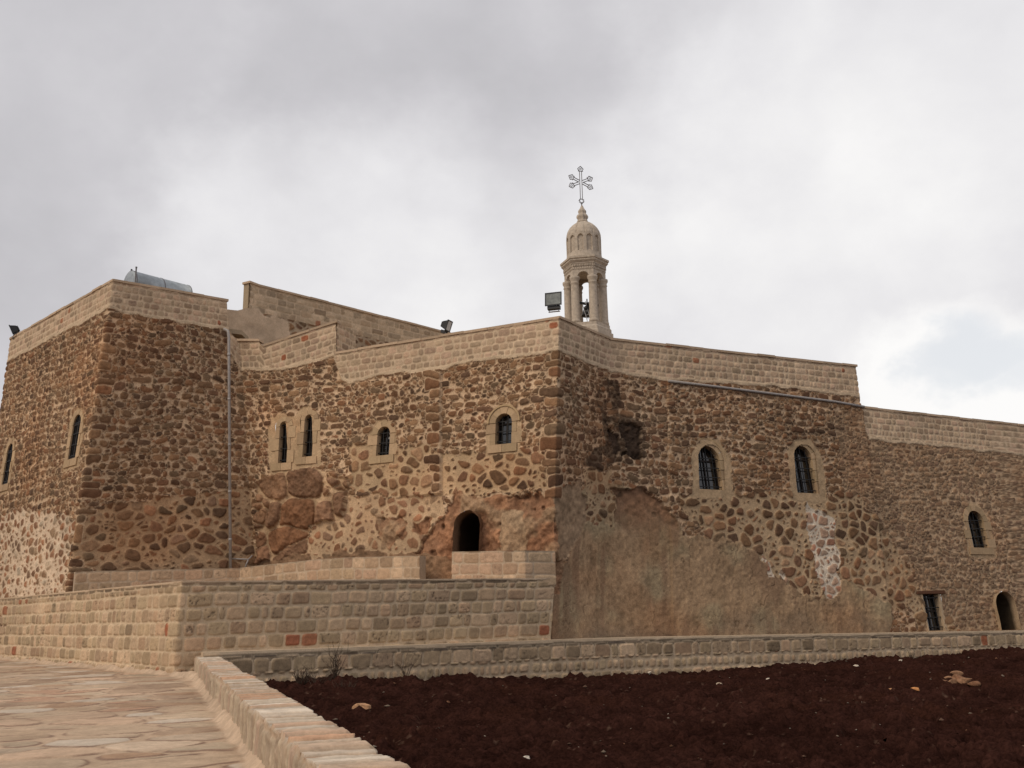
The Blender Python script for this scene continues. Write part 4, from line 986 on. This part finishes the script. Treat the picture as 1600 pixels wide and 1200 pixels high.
for k in range(10):
    a = 2*math.pi*k/10; b = 2*math.pi*(k+1)/10; c_ = CX+Vector((0, 0, 21.68))
    mb.tube([c_+(sx*math.cos(a)+Vector((0, 0, 1))*math.sin(a))*.10, c_+(sx*math.cos(b)+Vector((0, 0, 1))*math.sin(b))*.10], rr_, 5)
    mb.tube([c_+(sx*math.cos(a)+Vector((0, 0, 1))*math.sin(a))*.10, c_+(sx*math.cos(a)+Vector((0, 0, 1))*math.sin(a))*.155], rr_, 5)
for sl_ in (math.radians(25), math.radians(-25)):
    d = sx*math.cos(sl_)+Vector((0, 0, math.sin(sl_))); sd2 = Vector((0, 0, math.cos(sl_)))-sx*math.sin(sl_)
    for s_ in (-1, 1): dbl(CX+Vector((0, 0, zc_))+d*s_*.09, CX+Vector((0, 0, zc_))+d*s_*.43, sd2)
mb.build('cross', STEEL, bt)
# bell hanging inside, with its wheel and a white rope ladder rail
be = thing('bell', 'dark bronze bell hanging between the columns of the stone tower', 'bell', (TX, TY, 15.6))
mb = MB(); mb.lathe([(.30, 15.62), (.28, 15.68), (.22, 15.82), (.18, 16.02), (.13, 16.12), (.04, 16.17)], (TX+.06, TY, 0), 24); mb.build('bell_body', BRONZE, be, True)
mb = MB(); mb.box((TX+.06, TY, 16.24), (.55, .3, 0), (-.03, .05, 0), (0, 0, .05)); mb.tube([(TX+.06, TY, 16.14), (TX+.06, TY, 16.5)], .03); mb.build('yoke', BRONZE, be)
mb = MB(); c_ = Vector((TX+.22, TY-.25, 16.05))
for k in range(20):
    a = 2*math.pi*k/20; b = 2*math.pi*(k+1)/20
    e1 = Vector((.75, .2, 0)).normalized(); e2 = Vector((0, 0, 1))
    mb.tube([c_+(e1*math.cos(a)+e2*math.sin(a))*.22, c_+(e1*math.cos(b)+e2*math.sin(b))*.22], .022, 6)
    if k % 5 == 0: mb.tube([c_, c_+(e1*math.cos(a)+e2*math.sin(a))*.22], .016, 6)
mb.build('wheel', BRONZE, be)
lad = thing('ladder', 'white metal ladder leaning inside the bell tower beside the bell', 'ladder', (TX-.1, TY-.3, 15.06))
for s_ in (-.09, .09):
    mb = MB(); mb.tube([(TX+.14+s_, TY-.42, 15.06), (TX-.12+s_, TY-.1, 16.35)], .018, 6); mb.build('rail', WHITEP, lad)
for k in range(6):
    mb = MB(); t = (k+.5)/6; p = Vector((TX+.14, TY-.42, 15.06)).lerp(Vector((TX-.12, TY-.1, 16.35)), t); mb.tube([p-Vector((.09, 0, 0)), p+Vector((.09, 0, 0))], .012, 6); mb.build('rung', WHITEP, lad)

# ================================================================== FLOODLIGHTS
def floodlight(loc, face, w, h, label, glass, tilt=.25, low=True):
    """loc = foot; face = plan direction the glass looks"""
    root = thing('floodlight', label, 'floodlight', loc, 'floodlights on the roof edges')
    L = Vector(loc); f = Vector((face[0], face[1], 0)).normalized(); s_ = Vector((-f.y, f.x, 0)); z = Vector((0, 0, 1))
    ff = (f*math.cos(tilt)+z*math.sin(tilt)).normalized(); uu = ff.cross(s_)
    if uu.z < 0: uu = -uu
    c = L+z*(h*.5+.24)
    q = [(-1, -1), (1, -1), (1, 1), (-1, 1)]
    mb = MB()
    mb.prism([c+s_*i*w/2+uu*j*h/2+ff*.10 for i, j in q], [c+s_*i*w*.34+uu*j*h*.30-ff*.16 for i, j in q])
    for k in range(5):
        mb.box(c-ff*.17+s_*(k-2)*w*.13, s_*.008, uu*h*.26, ff*.05)
    for (i, j, a, b) in ((0, 1, w/2+.02, .02), (0, -1, w/2+.02, .02), (1, 0, .02, h/2+.02), (-1, 0, .02, h/2+.02)):
        mb.box(c+s_*i*w/2+uu*j*h/2+ff*.105, s_*a, uu*b, ff*.022)
    mb.build('housing', BLACKP, root)
    mb = MB(); mb.box(c+ff*.107, s_*(w/2-.02), uu*(h/2-.02), ff*.006); mb.build('glass', glass, root)
    mb = MB(); mb.box(c-uu*(h/2+.08)-ff*.02, s_*w*.40, uu*.065, ff*.09); mb.build('ballast_box', BLACKP, root)
    mb = MB()
    for i in (-1, 1):
        mb.tube([L+s_*i*w*.28, L+s_*i*w*.30+z*.10, c-uu*(h/2+.02)+s_*i*w*.42], .014, 6)
    mb.box(L+z*.012, s_*w*.36, f*.04, z*.012)
    mb.build('bracket', STEEL, root)
floodlight([1.683, 36.25, 12.837], (-.28, -1), .62, .50, 'large black floodlight facing the viewer on the front roof corner', LAMPG, .10)
floodlight([-2.63, 38.5, 12.594], (.95, -.45), .34, .42, 'small floodlight seen side-on above the middle of the front parapet', LENSW, -.35)
floodlight([-24.787, 46.9, 15.247], (-.9, -.25), .55, .44, 'black floodlight turned outward at the far left end of the tower roof', LAMPG, -.45)

# ================================================================== WATER TANK
wt0, wt1 = Vector([-16.393, 40.1, 15.622]), Vector([-14.688, 42.1, 15.622])
ax = (wt1-wt0).normalized(); sx_ = Vector((-ax.y, ax.x, 0)); zv = Vector((0, 0, 1)); TR = .60
tk = thing('water_tank', 'grey galvanised cylindrical water tank lying on the left tower roof', 'water tank', tuple((wt0+wt1)/2-zv*TR))
def ringat(p, r, n=40): return [p+(sx_*math.cos(2*math.pi*k/n)+zv*math.sin(2*math.pi*k/n))*r for k in range(n)]
def rings(mb, lst):
    R_ = [ringat(p, r) for p, r in lst]; n = 40; vs = [q for a in R_ for q in a]; fs = []
    for i in range(len(R_)-1):
        for k in range(n): fs.append((i*n+k, i*n+(k+1) % n, (i+1)*n+(k+1) % n, (i+1)*n+k))
    fs.append(tuple(range(n))); fs.append(tuple((len(R_)-1)*n+k for k in range(n-1, -1, -1))); mb.add(vs, fs)
mb = MB(); rings(mb, [(wt0, TR), (wt1, TR)]); mb.build('shell', ZINC, tk, True)
for p, s_ in ((wt0, -1), (wt1, 1)):
    mb = MB(); rings(mb, [(p+ax*s_*.002, TR-.01), (p+ax*s_*.03, TR-.015), (p+ax*s_*.06, TR*.8), (p+ax*s_*.08, TR*.4)]); mb.build('end_cap', ZINC, tk)
mb = MB()
for t in (0, .5, 1.0):
    p = wt0.lerp(wt1, t); rings(mb, [(p-ax*.02, TR+.012), (p+ax*.02, TR+.012)])
mb.build('seam', STEEL, tk)
mb = MB(); p = wt0+ax*.02+zv*TR; mb.tube([p, p+zv*.09], .04, 8); mb.build('valve', BLACKP, tk)
for t in (.2, .8):
    mb = MB(); p = wt0.lerp(wt1, t)-zv*TR; mb.box(p-zv*.2, sx_*.5, ax*.06, zv*.22); mb.build('cradle', STEEL, tk)
pp_ = Vector([-15.973, 39.6, 16.198]); po = MB(); po.tube([pp_-zv*1.6, pp_], .035, 8); po.tube([pp_-zv*.02, pp_+zv*.03], .045, 8)
tag(po.build('vent_pipe', STEEL), 'thin upright grey pipe standing in front of the roof water tank', 'pipe')
# bent service pipe at the foot of the left tower
mb = MB(); q = [[-11.63, 40.9, 3.91], [-11.022, 41.0, 3.878], [-10.896, 41.1, 4.038], [-11.164, 41.0, 3.491]]
mb.tube(q[:3], .03, 8); mb.tube([q[1], q[3]], .03, 8); mb.tube([q[0], Vector(q[0])+Vector((-.1, .3, 0))], .03, 8)
tag(mb.build('service_pipe', PIPE, None, True), 'bent grey service pipe low in the corner right of the drain pipe', 'pipe')

# ================================================================== STONES AND WEEDS IN THE FIELD
def rock_mesh(seed, sx, sy, sz, col):
    rnd = np.random.RandomState(seed); n1_, n2_ = 16, 10
    vs = []
    for i in range(n2_+1):
        ph_ = math.pi*i/n2_
        for k in range(n1_):
            th = 2*math.pi*k/n1_; vs.append((math.sin(ph_)*math.cos(th), math.sin(ph_)*math.sin(th), math.cos(ph_)))
    A = np.array(vs)
    for _ in range(9):                              # chop random facets off a ball
        nrm = rnd.normal(size=3); nrm /= np.linalg.norm(nrm); h = rnd.uniform(.45, .8); dd = A@nrm-h; A = A-np.outer(np.maximum(dd, 0), nrm)
    A = A*np.array([sx, sy, sz])*(1+.0*A[:, :1]); fs = []
    for i in range(n2_):
        for k in range(n1_): fs.append((i*n1_+k, (i+1)*n1_+k, (i+1)*n1_+(k+1) % n1_, i*n1_+(k+1) % n1_))
    cc_ = np.array(col, np.float32)*(.7+.6*rnd.rand(len(A), 1).astype(np.float32))
    return A, np.array(fs), cc_
ROCKM = masonry_mat('field stone', .5, 30, .3)
def field_rock(x, y, s, col, label, seed, group=None, flat=.55, name='stone', cat='stone'):
    A, fs, cc_ = rock_mesh(seed, s, s*.75, s*flat, col)
    z = soil_z(x, y)+s*flat*.35
    A = A+np.array([x, y, z]); me = mesh_np(name, A, fs, cc_, False)
    o = link(name, me, ROCKM, None, (x, y, z)); tag(o, label, cat, group); return o
field_rock(12.33, 37.25, 0.22, (0.5, 0.44, 0.37), 'white jagged stone near the plinth wall under the small barred window', 3)
field_rock(7.74, 31.31, 0.17, (0.5, 0.44, 0.38), 'pale flat stone on the soil below the white mortar patch', 4)
field_rock(-3.54, 23.47, 0.26, (0.42, 0.25, 0.15), 'orange-tan slab of stone alone on the soil beside the low wall', 5)
field_rock(9.62, 26.28, 0.19, (0.4, 0.22, 0.12), 'orange clod lying left of the brighter orange lump', 6)
field_rock(10.15, 26.17, 0.17, (0.46, 0.22, 0.09), 'bright orange squarish lump left of the heap of clods', 7)
field_rock(14.75, 39.12, 0.09, (0.52, 0.47, 0.42), 'small white stone close to the plinth wall', 8)
field_rock(5.95, 30.13, 0.1, (0.4, 0.33, 0.26), 'small round tan stone left of the pale flat stone', 9)
field_rock(6.13, 30.35, 0.085, (0.52, 0.46, 0.4), 'small white round stone touching the tan one', 10)
field_rock(4.37, 33.73, 0.11, (0.52, 0.46, 0.38), 'white stone lying right against the foot of the plinth wall', 11)
field_rock(0.70, 25.87, 0.15, (0.32, 0.15, 0.09), 'reddish broken stone in the middle of the field', 12)
field_rock(2.14, 27.11, 0.15, (0.36, 0.2, 0.13), 'tan-red broken stone right of the middle of the field', 13)
field_rock(0.12, 15.58, 0.075, (0.52, 0.48, 0.43), 'white stone nearest to the viewer at the bottom of the field', 14)
field_rock(-1.99, 19.25, 0.06, (0.45, 0.42, 0.37), 'pale grey stone in the open soil right of the low wall', 15)
field_rock(11.68, 27.99, 0.2, (0.21, 0.11, 0.065), 'broken tan-orange clod in the heap at the right of the field', 40, 'clods in the orange heap', .5, 'clod', 'clod')
field_rock(11.51, 27.12, 0.24, (0.27, 0.155, 0.095), 'broken tan-orange clod in the heap at the right of the field', 41, 'clods in the orange heap', .5, 'clod', 'clod')
field_rock(12.25, 28.33, 0.26, (0.21, 0.11, 0.065), 'broken tan-orange clod in the heap at the right of the field', 42, 'clods in the orange heap', .5, 'clod', 'clod')
field_rock(11.85, 27.04, 0.24, (0.27, 0.155, 0.095), 'broken tan-orange clod in the heap at the right of the field', 43, 'clods in the orange heap', .5, 'clod', 'clod')
field_rock(11.84, 26.61, 0.2, (0.21, 0.11, 0.065), 'broken tan-orange clod in the heap at the right of the field', 44, 'clods in the orange heap', .5, 'clod', 'clod')
field_rock(12.58, 29.24, 0.2, (0.27, 0.155, 0.095), 'broken tan-orange clod in the heap at the right of the field', 45, 'clods in the orange heap', .5, 'clod', 'clod')
field_rock(11.37, 27.60, 0.13, (0.21, 0.11, 0.065), 'broken tan-orange clod in the heap at the right of the field', 46, 'clods in the orange heap', .5, 'clod', 'clod')
field_rock(12.18, 28.83, 0.18, (0.27, 0.155, 0.095), 'broken tan-orange clod in the heap at the right of the field', 47, 'clods in the orange heap', .5, 'clod', 'clod')

# little pale pebbles and dry straw over the whole soil: nobody could count them
rnd = random.Random(12); mb = MB()
for k in range(750):
    y = 8.5+36*rnd.random()**1.3; x = rnd.uniform(-.36*(y-8)/1.0*.9-.2, .60*y)
    if (x-LW0.x)*lx.x+(y-LW0.y)*lx.y < .85: continue
    if y > np.interp(x, [-10, 1.2, 4, 23, 34], [29.8, 33.6, 36, 45, 50]): continue
    s_ = rnd.uniform(.006, .022)*(1+y/40)*(2.0 if rnd.random() < .06 else 1); z = soil_z(x, y)+s_*.3
    v = rnd.uniform(.25, .85); mb.cur = rnd.choice([(.24*v, .19*v, .15*v), (.15*v, .09*v, .065*v), (.20*v, .10*v, .06*v), (.30*v, .26*v, .22*v)])
    a = rnd.uniform(0, 3.1); e1 = Vector((math.cos(a), math.sin(a), 0))*s_*rnd.uniform(1, 2); e2 = Vector((-math.sin(a), math.cos(a), 0))*s_
    c_ = Vector((x, y, z)); t = Vector((0, 0, s_*.7))
    mb.add([c_-e1, c_-e2*.9, c_+e1, c_+e2, c_+t+e1*.2, c_-t], [(0, 1, 4), (1, 2, 4), (2, 3, 4), (3, 0, 4), (1, 0, 5), (2, 1, 5), (3, 2, 5), (0, 3, 5)])
tag(mb.build('pebbles', ROCKM), 'pale pebbles scattered over the dark red soil', 'pebbles', None, 'stuff')
def weed(x, y, h, spread, n, label, mat, seed, curl=.5, name='dry_weed'):
    r_ = random.Random(seed); mb = MB(); z = soil_z(x, y)-.03; b0 = Vector((x, y, z))
    def twig(p, d, L, rad, lev):
        pts = [p]; q = Vector(p); dd = Vector(d).normalized()
        for k in range(4):
            dd = (dd+Vector((r_.uniform(-1, 1), r_.uniform(-1, 1), r_.uniform(-.6, .6)))*curl*.35).normalized(); q = q+dd*L/4; pts.append(Vector(q))
            if lev < 2 and r_.random() < .6: twig(q, dd+Vector((r_.uniform(-1, 1), r_.uniform(-1, 1), r_.uniform(-.2, .7)))*.8, L*.45, rad*.6, lev+1)
        mb.tube(pts, rad, 4, .35)
    for k in range(n):
        a = r_.uniform(0, 6.28); s_ = r_.uniform(0, spread)
        twig(b0+Vector((math.cos(a)*s_*.25, math.sin(a)*s_*.12, 0)), Vector((math.cos(a)*spread*.6, math.sin(a)*spread*.4, 1)), h*r_.uniform(.5, 1), .007+.004*h, 0)
    return tag(mb.build(name, mat, None, True, (x, y, z)), label, 'dry plant')
weed(-5.27, 29.55, 0.95, 0.2, 18, 'dark upright dry weed tuft against the plinth wall', TWIG, 5)
weed(-6.09, 28.70, 0.5, 0.8, 30, 'low dark tangle of dry weeds where low wall meets the plinth wall', TWIG, 6)
weed(-3.40, 30.90, 0.75, 0.35, 6, 'thin sprig leaning on the plinth wall right of the weed tuft', TWIG, 7)
weed(-4.57, 27.20, 0.28, 1.2, 18, 'sprawling dry stems on the soil near the orange-tan slab', TWIG, 8)
weed(15.71, 40.50, 0.42, 0.3, 9, 'small reddish dry sprig near the plinth wall on the right', TWIG, 9)
weed(-5.49, 28.40, 0.35, 1.0, 26, 'bushy dark dry weeds on the soil by the low wall', TWIG, 10)
